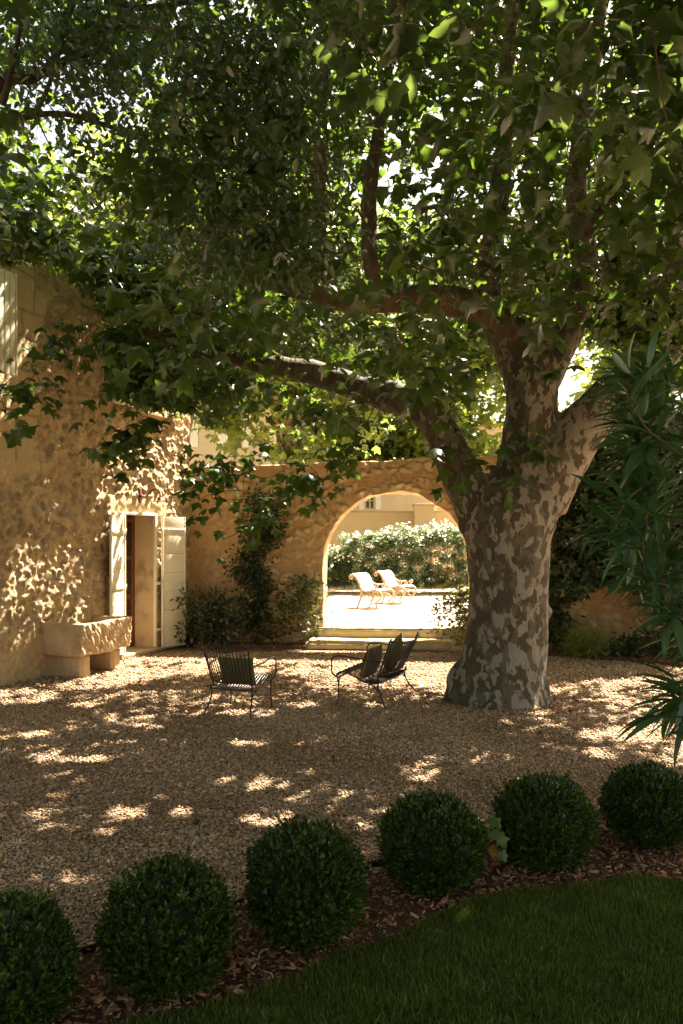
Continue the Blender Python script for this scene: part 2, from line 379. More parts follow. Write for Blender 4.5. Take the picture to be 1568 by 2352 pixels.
# ---- house
DH = np.array((.3609, .9326, 0.0)); NH = np.array((.9326, -.3609, 0.0)); OH = np.array((-4.506, 10.92, 0.0)); Z3 = np.array((0, 0, 1.0))
def hp(u, z, w=0.0): return OH + DH * u + NH * w + Z3 * z
house = empty('stone_house', hp(2.0, 0, -3), 'old rubble stone house on the left with cream shutters and a garden door', 'house')
G = .02
U0, U1, ZT = -4.0, 4.70, 6.1
nu, nz_ = int(round((U1 - U0) / G)) + 1, int(round((ZT + .1) / G)) + 1
uu, zz = np.meshgrid(U0 + np.arange(nu) * G, -.1 + np.arange(nz_) * G)
holes = [(2.625, 3.60, .075, 2.375), (2.85, 3.70, 4.1, 5.5), (-1.25, -.35, 4.125, 5.5)]
Pu = np.stack([uu.ravel(), zz.ravel(), np.zeros(uu.size)], 1)
dst = np.full(len(Pu), 9.0)
for h in holes:
    dx = np.maximum(np.maximum(h[0] - Pu[:, 0], Pu[:, 0] - h[1]), 0); dz = np.maximum(np.maximum(h[2] - Pu[:, 1], Pu[:, 1] - h[3]), 0)
    dst = np.minimum(dst, np.hypot(dx, dz))
edge = np.clip(dst / .16, 0, 1)
lint = ((Pu[:, 0] > 2.35) & (Pu[:, 0] < 3.95) & (Pu[:, 1] > 2.36) & (Pu[:, 1] < 2.66)).astype(float)
warp = fbm(Pu, 1.6, 3, 5) * .18
quoin = np.clip((.80 + warp * 1.3 + .35 * np.sign(np.sin(Pu[:, 1] * 5.2)) * .3 - Pu[:, 0]) / .06, 0, 1) * np.clip((Pu[:, 1] - 2.75 - warp) / .15, 0, 1)
low = np.clip((.9 + warp * 1.5 - Pu[:, 1]) / .35, 0, 1) * .7
sm = np.clip(np.maximum.reduce([quoin, lint, low, 1 - edge]), 0, 1)
C1, C2, cid = worley(Pu[:, :2] + np.stack([vnoise(Pu, 6, 3), vnoise(Pu, 6, 4)], 1) * .05, 8.0, 11)
cob = np.clip((.62 - C1) / .5, 0, 1) * (cid > .35) * (.3 + cid)
disp = (.020 * fbm(Pu, 2.2, 2, 1) + .030 * cob + .024 * fbm(Pu, 12, 3, 2, .65) + .006 * vnoise(Pu, 40, 7)) * (1 - .85 * sm) + .0035 * fbm(Pu, 14, 3, 8) - .03 * (1 - edge) - .012
# joints of the big smooth blocks
jt = np.zeros(len(Pu))
for zc in (3.37, 3.68, 4.28, 4.72, 5.1, 5.6):
    jt = np.maximum(jt, np.exp(-((Pu[:, 1] - zc - .02 * vnoise(Pu, 3, 9)) / .012) ** 2) * (Pu[:, 0] < .80))
for uc, za, zb in ((.80, 2.8, 4.28), (.42, 4.28, 5.1), (.66, 5.1, 6.3), (.1, 3.68, 4.28), (.3, 3.0, 3.68)):
    jt = np.maximum(jt, np.exp(-((Pu[:, 0] - uc - .012 * vnoise(Pu, 4, 13)) / .012) ** 2) * ((Pu[:, 1] > za) & (Pu[:, 1] < zb)))
jt *= np.clip(quoin * 1.5, 0, 1); disp -= jt * .012
Vh = OH[None] + Pu[:, :1] * DH[None] + Pu[:, 1:2] * Z3[None] + disp[:, None] * NH[None]
ii = np.arange(nu * nz_).reshape(nz_, nu)
Fh = np.stack([ii[:-1, :-1], ii[:-1, 1:], ii[1:, 1:], ii[1:, :-1]], -1).reshape(-1, 4)
cu = Pu[:, 0].reshape(nz_, nu)[:-1, :-1].ravel() + G / 2; cz = Pu[:, 1].reshape(nz_, nu)[:-1, :-1].ravel() + G / 2
keep = np.ones(len(Fh), bool)
for h in holes: keep &= ~((cu > h[0]) & (cu < h[1]) & (cz > h[2]) & (cz < h[3]))
hw = mk('wall', Vh, Fh[keep], MAT['house'], house); attr(hw, 'smoothzone', sm); attr(hw, 'joint', jt); attr(hw, 'stone', np.clip(cob * 5 - .15 + .5 * vnoise(Pu, 30, 19), 0, 1) * (1 - sm)); attr(hw, 'stone_id', cid)
# remaining walls (ends and back)
b = MB()
for (ua, wa, ub, wb) in ((U1, 0.0, U1, -6.0), (U1, -6, U0, -6), (U0, -6, U0, 0)):
    b.add([hp(ua, -.1, wa), hp(ub, -.1, wb), hp(ub, ZT, wb), hp(ua, ZT, wa)], [(0, 1, 2, 3)])
b.build('end_wall', MAT['house'], house, smooth=False)
# roof: low tiled slope with rows of round tiles along the eave
b = MB(); RH = np.column_stack([NH, DH, Z3])
b.add([hp(U0 - .3, ZT - .02, .28), hp(U1 + .2, ZT - .02, .28), hp(U1 + .2, ZT + 1.3, -3.1), hp(U0 - .3, ZT + 1.3, -3.1), hp(U1 + .2, ZT - .02, -6.3), hp(U0 - .3, ZT - .02, -6.3)], [(0, 1, 2, 3), (3, 2, 4, 5), (1, 4, 2), (0, 3, 5)])
for k in range(42):
    u = U0 - .2 + k * .21
    b.tube([hp(u, ZT + .03, .33), hp(u, ZT + 1.33, -3.05)], .075, 6)
b.build('roof', MAT['tile'], house)
# door reveal, sill, frame, door
D0, D1, DT, DP = 2.625, 3.60, 2.375, .47
b = MB()
b.add([hp(D1, .07, -.015), hp(D1, .07, -DP), hp(D1, DT, -DP), hp(D1, DT, -.015)], [(0, 1, 2, 3)])
b.add([hp(D0, .07, -.015), hp(D0, .07, -DP), hp(D0, DT, -DP), hp(D0, DT, -.015)], [(3, 2, 1, 0)])
b.add([hp(D0, DT, -.015), hp(D1, DT, -.015), hp(D1, DT, -DP), hp(D0, DT, -DP)], [(3, 2, 1, 0)])
b.build('door_reveal', MAT['plaster'], house, smooth=False)
MB().box(hp((D0 + D1) / 2, .045, -.21), (.56, D1 - D0 + .16, .06), RH, .012).build('threshold', MAT['limestone'], house)
b = MB()
for u in (D0 + .012, D1 - .012): b.box(hp(u, (DT + .08) / 2, .0), (.05, .05, DT - .08), RH, .006)
b.box(hp((D0 + D1) / 2, DT - .012, .0), (.05, D1 - D0 - .05, .05), RH, .006)
b.build('door_frame', MAT['paint'], house)
door = MB()
DW = D1 - D0
for u in (D0 + .045, (D0 + D1) / 2 - .042, (D0 + D1) / 2 + .042, D1 - .045): door.box(hp(u, 1.2, -DP + .02), (.06, .075, 2.25), RH, .006)
for z in (.16, .95, 1.62, 2.28): door.box(hp((D0 + D1) / 2, z, -DP + .018), (.052, DW - .02, .085 if z > .3 else .2), RH, .006)
door = door.build('door', MAT['brown_wood'], house)
MB().box(hp((D0 + D1) / 2, 1.2, -DP + .012), (.012, DW - .06, 2.2), RH).build('glass_pane', MAT['glass'], door)
def leaf_shutter(hinge, ang, w, z0, z1, boards, name='shutter', flip=1, hw=None, bars=(), face=1):
    """hinge point on wall, direction of the leaf in the ground plane, width, heights"""
    dv = np.array((math.cos(ang), math.sin(ang), 0)); nv = np.array((dv[1], -dv[0], 0)) * flip
    R = np.column_stack([nv, dv, Z3]); hzz = (z1 - z0)
    b = MB()
    for k in range(boards):
        hh = hzz / boards; b.box(hinge + dv * w / 2 + Z3 * (z0 + hh * (k + .5)), (.026, w, hh - .005), R, .003)
    o = b.build(name, MAT['paint'], house)
    b = MB()
    b.box(hinge + dv * (.012) + Z3 * (z0 + z1) / 2 + nv * .002, (.046, .030, hzz), R, .003)
    b.box(hinge + dv * (w - .012) + Z3 * (z0 + z1) / 2 + nv * .002, (.040, .022, hzz), R, .003)
    b.build('shutter_edge', MAT['paint'], o)
    for z in bars:
        b = MB(); b.box(hinge + dv * w * .52 + Z3 * z + nv * .022, (.016, w * .88, .045), R, .003)
        for t in (.22, .42, .66, .86):
            p = hinge + dv * w * t + Z3 * z + nv * .03
            b.tube([p, p + nv * .035 + Z3 * .004], .007, 6)
            b.tube([p + nv * .03 - Z3 * .03, p + nv * .03 + Z3 * .035], .005, 5)
        b.tube([hinge - dv * .01 + nv * .02 + Z3 * (z - .05), hinge - dv * .01 + nv * .02 + Z3 * (z + .05)], .014, 8)
        b.build('strap_hinge', MAT['paint'], o)
    return o, dv, nv
aH = math.atan2(DH[1], DH[0])
# left leaf folded back towards the camera, opened ~168 degrees, its inner face showing
hL = hp(D0 + .01, 0, .055); aL = aH + math.pi + math.radians(11)
ls, dv, nv = leaf_shutter(hL, aL, .50, .10, 2.33, 13, flip=-1, bars=(.35, 1.17, 2.06))
MB().tube([hL + dv * .05 + nv * .03 + Z3 * 1.98, hL + dv * .46 + nv * .03 + Z3 * 1.42], .009, 6).build('stay_bar', MAT['paint'], ls)
hR = hp(D1 + .10, 0, .06); aR = aH - math.radians(20)
ls2, dv, nv = leaf_shutter(hR, aR, .50, .06, 2.33, 7, flip=1, bars=(.38, 1.18, 2.1))
for z in (.38, 1.18, 2.1): MB().box(hp(D1 + .05, z, .03), (.02, .12, .05), RH, .003).build('hinge_plate', MAT['paint'], house)
# upper windows with shutters folded against the wall
for (ua, ub, za, zb, sides) in ((2.85, 3.70, 4.1, 5.5, (0, 1)), (-1.25, -.35, 4.125, 5.5, (1,))):
    b = MB()
    b.add([hp(ub, za, -.01), hp(ub, za, -.2), hp(ub, zb, -.2), hp(ub, zb, -.01)], [(0, 1, 2, 3)])
    b.add([hp(ua, za, -.01), hp(ua, za, -.2), hp(ua, zb, -.2), hp(ua, zb, -.01)], [(3, 2, 1, 0)])
    b.add([hp(ua, za, 0), hp(ub, za, 0), hp(ub, za, -.2), hp(ua, za, -.2)], [(0, 1, 2, 3)])
    b.add([hp(ua, zb, 0), hp(ub, zb, 0), hp(ub, zb, -.2), hp(ua, zb, -.2)], [(3, 2, 1, 0)])
    b.build('window_reveal', MAT['plaster'], house, smooth=False)
    b = MB()
    for u in (ua + .03, (ua + ub) / 2, ub - .03): b.box(hp(u, (za + zb) / 2, -.17), (.05, .06, zb - za - .02), RH, .004)
    for z in (za + .03, za + .75, zb - .03): b.box(hp((ua + ub) / 2, z, -.172), (.045, ub - ua - .04, .055), RH, .004)
    w = b.build('window', MAT['paint'], house)
    MB().box(hp((ua + ub) / 2, (za + zb) / 2, -.18), (.012, ub - ua - .06, zb - za - .06), RH).build('glass_pane', MAT['glass'], w)
    MB().box(hp((ua + ub) / 2, za - .03, .02), (.22, ub - ua + .12, .07), RH, .012).build('window_sill', MAT['limestone'], house)
    for s in sides:
        hg = hp(ub + .01, 0, .05) if s else hp(ua - .01, 0, .05)
        an = aH if s else aH + math.pi
        o, dv, nv = leaf_shutter(hg, an + (math.radians(-4) if s else math.radians(4)), .54, za, zb, 5, flip=1 if s else -1)
        b = MB(); R = np.column_stack([nv, dv, Z3])
        for t in (.15, .32, .5, .68, .85): b.box(hg + dv * .54 * t + Z3 * (za + zb) / 2 + nv * .018, (.012, .07, zb - za - .02), R, .002)
        b.build('board', MAT['paint'], o)

# ---- wall lamp on the house
lp = hp(3.10, 2.66, .0)
lamp = empty('wall_lamp', lp, 'rusty gooseneck lamp on the stone wall above the garden door', 'lamp')
b = MB().box(hp(3.10, 2.67, .03), (.03, .06, .24), RH, .008); b.tube([hp(3.10, 2.67, .03), hp(3.10, 2.67, .075)], .022, 10)
b.build('bracket', MAT['rust'], lamp)
pth = smooth_path([hp(3.10, 2.66, .05), hp(3.10, 2.645, .13), hp(3.10, 2.70, .21), hp(3.10, 2.765, .29), hp(3.10, 2.765, .37), hp(3.10, 2.70, .415), hp(3.10, 2.62, .425)], 6)
MB().tube(pth, .014, 8).build('arm', MAT['rust'], lamp)
b = MB(); c = hp(3.10, 0, .425); th = np.linspace(0, 2 * np.pi, 24, endpoint=False)
prof = [(.012, 2.63), (.035, 2.625), (.045, 2.60), (.05, 2.585), (.11, 2.575), (.118, 2.565), (.11, 2.566), (.03, 2.58)]
V = np.array([[c[0] + r * math.cos(t), c[1] + r * math.sin(t), z] for r, z in prof for t in th])
Fc = [(i * 24 + j, i * 24 + (j + 1) % 24, (i + 1) * 24 + (j + 1) % 24, (i + 1) * 24 + j) for i in range(len(prof) - 1) for j in range(24)]
b.add(V, Fc); b.build('lamp_shade', MAT['rust'], lamp)

# ---- tap
tp = hp(1.37, 1.13, 0)
tap = empty('garden_tap', tp, 'small brass garden tap on the stone wall above the trough', 'tap')
b = MB().tube(smooth_path([hp(1.37, 1.13, -.02), hp(1.37, 1.13, .07), hp(1.37, 1.125, .12), hp(1.37, 1.09, .15), hp(1.37, 1.06, .155)], 4), .012, 8)
b.tube([hp(1.37, 1.12, .065), hp(1.37, 1.185, .065)], .013, 8).tube([hp(1.37, 1.13, 0), hp(1.37, 1.13, .012)], .032, 12)
b.build('spout', MAT['brass'], tap)
MB().tube([hp(1.335, 1.20, .065), hp(1.405, 1.20, .065)], .007, 6).tube([hp(1.37, 1.185, .065), hp(1.37, 1.2, .065)], .006, 6).build('tap_handle', MAT['brass'], tap)

# ---- stone trough
def trough():
    o = empty('stone_trough', (-3.9, 11.9, 0), 'weathered stone trough on two stone blocks against the house wall', 'trough')
    bm = bmesh.new(); L, Wd, Ht = 1.20, .93, .46
    bmesh.ops.create_cube(bm, size=1.0)
    for v in bm.verts:
        v.co = Vector((v.co.x * Wd, v.co.y * L, v.co.z * Ht))
        if v.co.z < 0: v.co.x *= .93 if v.co.x > 0 else 1; v.co.y *= .97
    top = [f for f in bm.faces if f.normal.z > .9]
    bmesh.ops.inset_region(bm, faces=top, thickness=.11)
    top = [f for f in bm.faces if f.normal.z > .9 and f.calc_area() < .7][:1]
    top = [max([f for f in bm.faces if f.normal.z > .9], key=lambda f: f.calc_area())]
    r = bmesh.ops.extrude_face_region(bm, geom=top)
    for v in [g for g in r['geom'] if isinstance(g, bmesh.types.BMVert)]: v.co.z -= .25; v.co.x *= .85; v.co.y *= .9
    bmesh.ops.delete(bm, geom=top, context='FACES')
    bmesh.ops.bevel(bm, geom=[e for e in bm.edges if len(e.link_faces) == 2 and e.calc_face_angle(0) > .5], offset=.028, segments=2, affect='EDGES', profile=.5)
    for _ in range(6):
        es = [e for e in bm.edges if e.calc_length() > .022]
        bmesh.ops.subdivide_edges(bm, edges=es, cuts=1, use_grid_fill=True)
    bm.normal_update()
    V = np.array([v.co[:] for v in bm.verts]); N = np.array([v.normal[:] for v in bm.verts])
    Fc = [[v.index for v in f.verts] for f in bm.faces]; bm.free()
    sidef = np.clip((N[:, 0] - .5) * 3, 0, 1)      # the long outer face: pick-marked
    Q = V.copy(); Q[:, 1], Q[:, 2] = V[:, 1] * .8 + V[:, 2] * .5, V[:, 2] * .55 - V[:, 1] * .35
    pick = fbm(Q * np.array((1, 2.6, .6)), 15, 3, 31)
    d = .010 * fbm(V, 3, 3, 21) + .004 * vnoise(V, 22, 22) + sidef * (.034 * pick)
    d += np.abs(N[:, 0] * 0) 
    V = V + N * d[:, None]
    V[:, 0] += .02 * vnoise(V, 2.2, 41); V[:, 2] += .012 * vnoise(V, 2.0, 44)
    c = np.array((-3.58, 11.40, 0)) + DH * (L / 2) - NH * (Wd / 2) + Z3 * (.32 + Ht / 2)
    W_ = c[None] + V[:, :1] * NH + V[:, 1:2] * DH + V[:, 2:3] * Z3
    mk('basin', W_, Fc, MAT['limestone'], o)
    for du, wd, th_ in ((.24, .72, .20), (.93, .60, .20)):
        bm = bmesh.new(); bmesh.ops.create_cube(bm, size=1.0)
        for v in bm.verts: v.co = Vector((v.co.x * wd, v.co.y * th_, v.co.z * .36))
        bmesh.ops.bevel(bm, geom=list(bm.edges), offset=.025, segments=2, affect='EDGES')
        for _ in range(4): bmesh.ops.subdivide_edges(bm, edges=[e for e in bm.edges if e.calc_length() > .04], cuts=1, use_grid_fill=True)
        bm.normal_update()
        V = np.array([v.co[:] for v in bm.verts]); N = np.array([v.normal[:] for v in bm.verts]); Fc = [[v.index for v in f.verts] for f in bm.faces]; bm.free()
        V = V + N * (.008 * fbm(V + du * 7, 4, 3, 51))[:, None]
        c = np.array((-3.58, 11.40, 0)) + DH * du - NH * (.10 + wd / 2) + Z3 * .155
        mk('leg', c[None] + V[:, :1] * NH + V[:, 1:2] * DH + V[:, 2:3] * Z3, Fc, MAT['limestone'], o)
trough()

# ---- arch wall
archwall = empty('garden_wall_with_arch', aw(3.85, 0, .27), 'tall ochre rubble stone wall pierced by a round arch behind the chairs', 'wall')
UC, HWd, SPR = 3.85, 1.33, 1.47; TH = .56
def top_v(u): return 3.26 + .03 * np.clip(u, 0, 6)
def patch(umap, nu_, nv_):
    s, t = np.meshgrid(np.linspace(0, 1, nu_), np.linspace(0, 1, nv_)); s = s.ravel(); t = t.ravel()
    P = umap(s, t); i = np.arange(nu_ * nv_).reshape(nv_, nu_)
    return P, np.stack([i[:-1, :-1], i[:-1, 1:], i[1:, 1:], i[1:, :-1]], -1).reshape(-1, 4)
ULx, URx = -.02, 12.0
def arch_v(u): return SPR + np.sqrt(np.clip(HWd ** 2 - (u - UC) ** 2, 0, None))
def cosu(s): return UC - HWd * np.cos(np.pi * s)
PL = []
for w in (0.0, TH):
    PL.append((patch(lambda s, t: np.stack([ULx + (UC - HWd - ULx) * s, -.1 + (top_v(ULx + (UC - HWd - ULx) * s) + .1) * t, 0 * s + w], 1), 96, 130), w))
    PL.append((patch(lambda s, t: np.stack([UC + HWd + (URx - UC - HWd) * s, -.1 + (top_v(UC + HWd + (URx - UC - HWd) * s) + .1) * t, 0 * s + w], 1), 230, 130), w))
    PL.append((patch(lambda s, t: np.stack([cosu(s), arch_v(cosu(s)) + (top_v(cosu(s)) - arch_v(cosu(s))) * t, 0 * s + w], 1), 130, 70), w))
PL.append((patch(lambda s, t: np.stack([cosu(s), arch_v(cosu(s)), TH * t], 1), 130, 24), .3))
for uu_ in (UC - HWd, UC + HWd): PL.append((patch(lambda s, t: np.stack([0 * s + uu_, -.1 + (SPR + .1) * s, TH * t], 1), 60, 24), .3))
PL.append((patch(lambda s, t: np.stack([ULx + (URx - ULx) * s, top_v(ULx + (URx - ULx) * s), TH * t], 1), 400, 20), .3))
Vs, Fs, off, Ws = [], [], 0, []
for (P, Fq), w in PL: Vs.append(P); Fs.append(Fq + off); off += len(P); Ws.append(np.full(len(P), w))
P = np.vstack(Vs); Fq = np.vstack(Fs); Wf = np.concatenate(Ws)
darch = np.where(P[:, 1] > SPR, np.hypot(P[:, 0] - UC, P[:, 1] - SPR) - HWd, np.abs(P[:, 0] - UC) - HWd)
eg = np.clip(np.minimum(darch, top_v(P[:, 0]) - P[:, 1]) / .10, 0, 1)
# stones: ring coordinates close to the arch, plain courses elsewhere
th_ = np.arctan2(P[:, 1] - SPR, P[:, 0] - UC)
ring = (darch < .34) & (darch > -.05)
sc = np.where(ring[:, None], np.stack([np.where(P[:, 1] > SPR, th_ * 1.5, P[:, 1] + np.where(P[:, 0] > UC, 0, 11)), darch * .9 + 40], 1), P[:, :2] * np.array((.85, 1.25)))
sc = sc + np.stack([vnoise(P, 4, 71), vnoise(P, 4, 72)], 1) * .045 + np.stack([vnoise(P, 12, 73), vnoise(P, 12, 74)], 1) * .012
f1, f2, sid = worley(sc, 6.0, 61, .9)
stone = np.clip((f2 - f1 - .15 + .20 * vnoise(P, 17, 75)) / .22, 0, 1)
cover = np.clip(.65 + 1.4 * vnoise(P, .8, 77) + np.where(ring, .7, 0) + np.clip((P[:, 0] - 1.9) * .3, -.6, .6) + np.where(P[:, 0] > 6, .6, 0), 0, 1)   # where the render has worn off
stone = stone * cover * (sid > .22)
bul = (.040 * stone * (.4 + sid) + .018 * fbm(P, 2.5, 3, 63) + .018 * fbm(P, 11, 3, 64)) * eg
J = np.stack([.022 * vnoise(P, 3.1, 81) + .010 * vnoise(P, 11, 84), .022 * vnoise(P, 3.3, 82) + .010 * vnoise(P, 12, 85), .014 * vnoise(P, 4.2, 83)], 1)
J[:, 0] *= np.clip(P[:, 0] / .3, 0, 1)
P2 = P + J; P2[:, 2] += np.where(Wf < .1, -bul, np.where(Wf > .5, bul, 0))
VW = OW[None] + P2[:, :1] * EW + P2[:, 1:2] * Z3 + P2[:, 2:3] * NW
o = mk('masonry', VW, Fq, MAT['rubble'], archwall); attr(o, 'stone', stone); attr(o, 'stone_id', sid)

# ---- steps through the arch
def slab(name, u0, u1, w0, w1, z0, z1, label, seed, rnd=.05):
    bm = bmesh.new(); bmesh.ops.create_cube(bm, size=1.0)
    for v in bm.verts: v.co = Vector((v.co.x * (u1 - u0), v.co.y * (w1 - w0), v.co.z * (z1 - z0)))
    bmesh.ops.bevel(bm, geom=list(bm.edges), offset=rnd, segments=3, affect='EDGES')
    for _ in range(6): bmesh.ops.subdivide_edges(bm, edges=[e for e in bm.edges if e.calc_length() > .05], cuts=1, use_grid_fill=True)
    bm.normal_update()
    V = np.array([v.co[:] for v in bm.verts]); N = np.array([v.normal[:] for v in bm.verts]); Fc = [[v.index for v in f.verts] for f in bm.faces]; bm.free()
    V = V + N * (.012 * fbm(V + seed, 2.2, 3, seed) + .004 * vnoise(V, 18, seed))[:, None]
    c = aw((u0 + u1) / 2, (z0 + z1) / 2, (w0 + w1) / 2)
    o = mk(name, c[None] + V[:, :1] * EW + V[:, 1:2] * NW + V[:, 2:3] * Z3, Fc, MAT['step'])
    tag(o, label, 'step', 'stone steps up through the arch')
slab('stone_step', 2.28, 5.25, -.66, .1, -.05, .165, 'lower long worn stone step in front of the arch, touching the gravel', 91, .06)
slab('stone_step', 2.42, 5.22, -.16, .62, .02, .332, 'upper stone step lying under the arch opening', 97, .035)

# ---- beds
def bed(name, pts, z, mat): return quad_sheet(name, [(p[0], p[1], z) for p in pts], mat)
bedL = [aw(.3, 0, 0), aw(2.27, 0, 0), aw(2.27, 0, -.62), aw(1.2, 0, -.62), aw(.3, 0, -.66)]
bedR = [aw(5.26, 0, 0), aw(12, 0, 0), aw(12, 0, -4.2), aw(9.4, 0, -2.9), aw(7.5, 0, -1.45), aw(6.3, 0, -1.05), aw(5.26, 0, -.72)]
bed('planting_bed', bedL, .02, MAT['soil']); bed('planting_bed', bedR, .02, MAT['soil'])
def edging(name, pts, mat, label, h=.06, z0=-.03, th=.012, cat='edging'):
    P = smooth_path(np.array([(p[0], p[1]) for p in pts]), 8); T = np.gradient(P, axis=0); T /= np.linalg.norm(T, axis=1)[:, None]
    Nn = np.stack([-T[:, 1], T[:, 0]], 1) * th / 2; n = len(P); z = 0 * P[:, :1]
    V = np.vstack([np.hstack([P - Nn, z + z0]), np.hstack([P + Nn, z + z0]), np.hstack([P + Nn, z + h]), np.hstack([P - Nn, z + h])])
    Fc = []
    for i in range(n - 1):
        for a, b_ in ((0, 1), (1, 2), (2, 3), (3, 0)): Fc.append((a * n + i, a * n + i + 1, b_ * n + i + 1, b_ * n + i))
    Fc += [(0, n, 2 * n, 3 * n), (n - 1, 4 * n - 1, 3 * n - 1, 2 * n - 1)]
    return tag(mk(name, V, Fc, mat, smooth=False), label, cat)
edging('steel_edging', bedL[2:], MAT['rust_edge'], 'rusty metal edging strip along the bed left of the steps')
edging('steel_edging', bedR[2:], MAT['rust_edge'], 'rusty metal edging strip along the shaded bed right of the big tree')

EDG = [gnd(x, y) for x, y in ((-260, 2330), (60, 2235), (190, 2196), (545, 2085), (870, 1990), (1130, 1940), (1380, 1872), (1600, 1835), (1800, 1805))]
LAWN = [gnd(x, y + 26) for x, y in ((130, 2400), (251, 2351), (373, 2312), (502, 2288), (612, 2251), (688, 2225), (770, 2172), (860, 2150), (974, 2098), (1084, 2048), (1209, 2026), (1359, 2010), (1449, 1993), (1568, 2008), (1750, 2040))]
edging('plastic_edging', EDG, MAT['black_edge'], 'thin black edging strip between the gravel and the row of box balls', .045)
bed_pts = EDG + LAWN[::-1]
quad_sheet('mulch_bed', [(p[0], p[1], .012) for p in bed_pts] + [(-2.6, 2.2, .012)], MAT['soil'])
quad_sheet('lawn', [(p[0], p[1], .02) for p in LAWN] + [(4.5, 4.2, .02), (7, 2, .02), (7, -5, .02), (-6, -5, .02), (-4, 1.5, .02)], MAT['grass_base'])

# ---- behind the arch: rendered wall, pillar, buildings, iron fence
bw = empty('rendered_wall', (0, 27.5, .3), 'smooth ochre rendered wall with a grey coping behind the flowering hedge', 'wall')
def xat(x, Y): return (x - CX) / F * Y
MB().box((xat(830, 27.5), 27.6, 1.5), (7.4, .25, 2.55)).build('render', MAT['garden_wall'], bw, smooth=False)
MB().box((xat(830, 27.5), 27.58, 2.80), (7.5, .36, .06), bevel=.01).build('coping', MAT['limestone'], bw)
gp = empty('gate_pillar', (xat(973, 27.2), 27.2, .3), 'square rendered pillar at the right end of the ochre wall', 'pillar')
MB().box((xat(973, 27.2), 27.2, 1.6), (.62, .5, 2.75)).build('shaft', MAT['garden_wall'], gp, smooth=False)
MB().box((xat(973, 27.2), 27.2, 3.0), (.72, .6, .08), bevel=.015).build('cap', MAT['limestone'], gp)

def building(name, label, x0, x1, Y, ztop, zwin, shut=True, mat='facade', roofc='tile', depth=7):
    o = empty(name, ((x0 + x1) / 2, Y, .3), label, 'building')
    # facade with real openings: strips between the windows
    wins = zwin; b = MB()
    xs = sorted(set([x0, x1] + [a for w in wins for a in (w[0], w[1])])); zs = sorted(set([.25, ztop] + [a for w in wins for a in (w[2], w[3])]))
    for i in range(len(xs) - 1):
        for j in range(len(zs) - 1):
            cx, cz = (xs[i] + xs[i + 1]) / 2, (zs[j] + zs[j + 1]) / 2
            if any(w[0] < cx < w[1] and w[2] < cz < w[3] for w in wins): continue
            b.add([(xs[i], Y, zs[j]), (xs[i + 1], Y, zs[j]), (xs[i + 1], Y, zs[j + 1]), (xs[i], Y, zs[j + 1])], [(0, 1, 2, 3)])
    b.add([(x0, Y, .25), (x0, Y + depth, .25), (x0, Y + depth, ztop), (x0, Y, ztop)], [(0, 3, 2, 1)] )
    b.add([(x1, Y, .25), (x1, Y + depth, .25), (x1, Y + depth, ztop), (x1, Y, ztop)], [(0, 1, 2, 3)])
    b.build('wall', MAT[mat], o, smooth=False)
    b = MB().box(((x0 + x1) / 2, Y + depth / 2 - .1, ztop + .06), (x1 - x0 + .5, depth + .6, .14), bevel=.03)
    for k in range(int((x1 - x0) / .25)): b.tube([(x0 + .12 + k * .25, Y - .42, ztop + .13), (x0 + .12 + k * .25, Y + depth / 2, ztop + .7)], .08, 6)
    b.build('roof', MAT[roofc], o)
    for w in wins:
        b = MB(); cx = (w[0] + w[1]) / 2; cz = (w[2] + w[3]) / 2; ww = w[1] - w[0]; hh = w[3] - w[2]
        for dx in (-ww / 2 + .03, 0, ww / 2 - .03): b.box((cx + dx, Y + .14, cz), (.06, .05, hh))
        for dz in (-hh / 2 + .03, 0, hh / 2 - .03): b.box((cx, Y + .142, cz + dz), (ww, .045, .05))
        f = b.build('window', MAT['paint'], o, smooth=False)
        MB().box((cx, Y + .16, cz), (ww, .02, hh)).build('pane', MAT['glass'], f, smooth=False)
        if shut:
            for s in (-1, 1):
                b = MB()
                for q in range(4): b.box((cx + s * (ww * .75 + .02) + (q - 1.5) * ww * .122, Y - .03, cz), (ww * .118, .035, hh + .04), bevel=.004)
                b.build('shutter', MAT['white_paint'], o, smooth=False)
    return o
YB = 31.0
def bxw(x): return xat(x, YB)
def bzw(y): return H - (y - HY) / F * YB
building('pale_house', 'tall pale stone house with white shutters seen above the wall beside the near house', bxw(330), bxw(715), YB, 11.0,
         [(bxw(520), bxw(556), bzw(1025), bzw(930)), (bxw(648), bxw(682), bzw(1040), bzw(930)), (bxw(520), bxw(556), bzw(850), bzw(750)), (bxw(648), bxw(682), bzw(850), bzw(750)), (bxw(400), bxw(436), bzw(1025), bzw(930))])
building('low_outbuilding', 'low pale building with one dark window seen over the ochre wall through the arch', bxw(725), bxw(992), YB + .4, bzw(1085),
         [(bxw(838), bxw(862), bzw(1168), bzw(1128))], True)
building('far_house', 'sunny house with tall windows in the gap right of the gate pillar', xat(1005, 38), xat(1300, 38), 38.0, 7.0,
         [(xat(1018, 38), xat(1034, 38), H + 20 / F * 38, H + 75 / F * 38), (xat(1058, 38), xat(1074, 38), H + 20 / F * 38, H + 75 / F * 38)], False)
fence = empty('iron_fence', (xat(1060, 26.6), 26.6, .32), 'black iron railing with pointed bars behind the right end of the hedge', 'fence')
b = MB(); x0 = xat(990, 26.6); x1 = xat(1250, 26.6)
for z in (.48, 1.95): b.box(((x0 + x1) / 2, 26.6, z), (x1 - x0, .035, .04))
b.build('rail', MAT['iron'], fence, smooth=False)
b = MB(); k = 0
while x0 + k * .13 < x1:
    b.tube([(x0 + k * .13, 26.6, .32), (x0 + k * .13, 26.6, 2.08), (x0 + k * .13, 26.6, 2.2)], [.011, .011, .002], 5); k += 1
b.build('bar', MAT['iron'], fence)
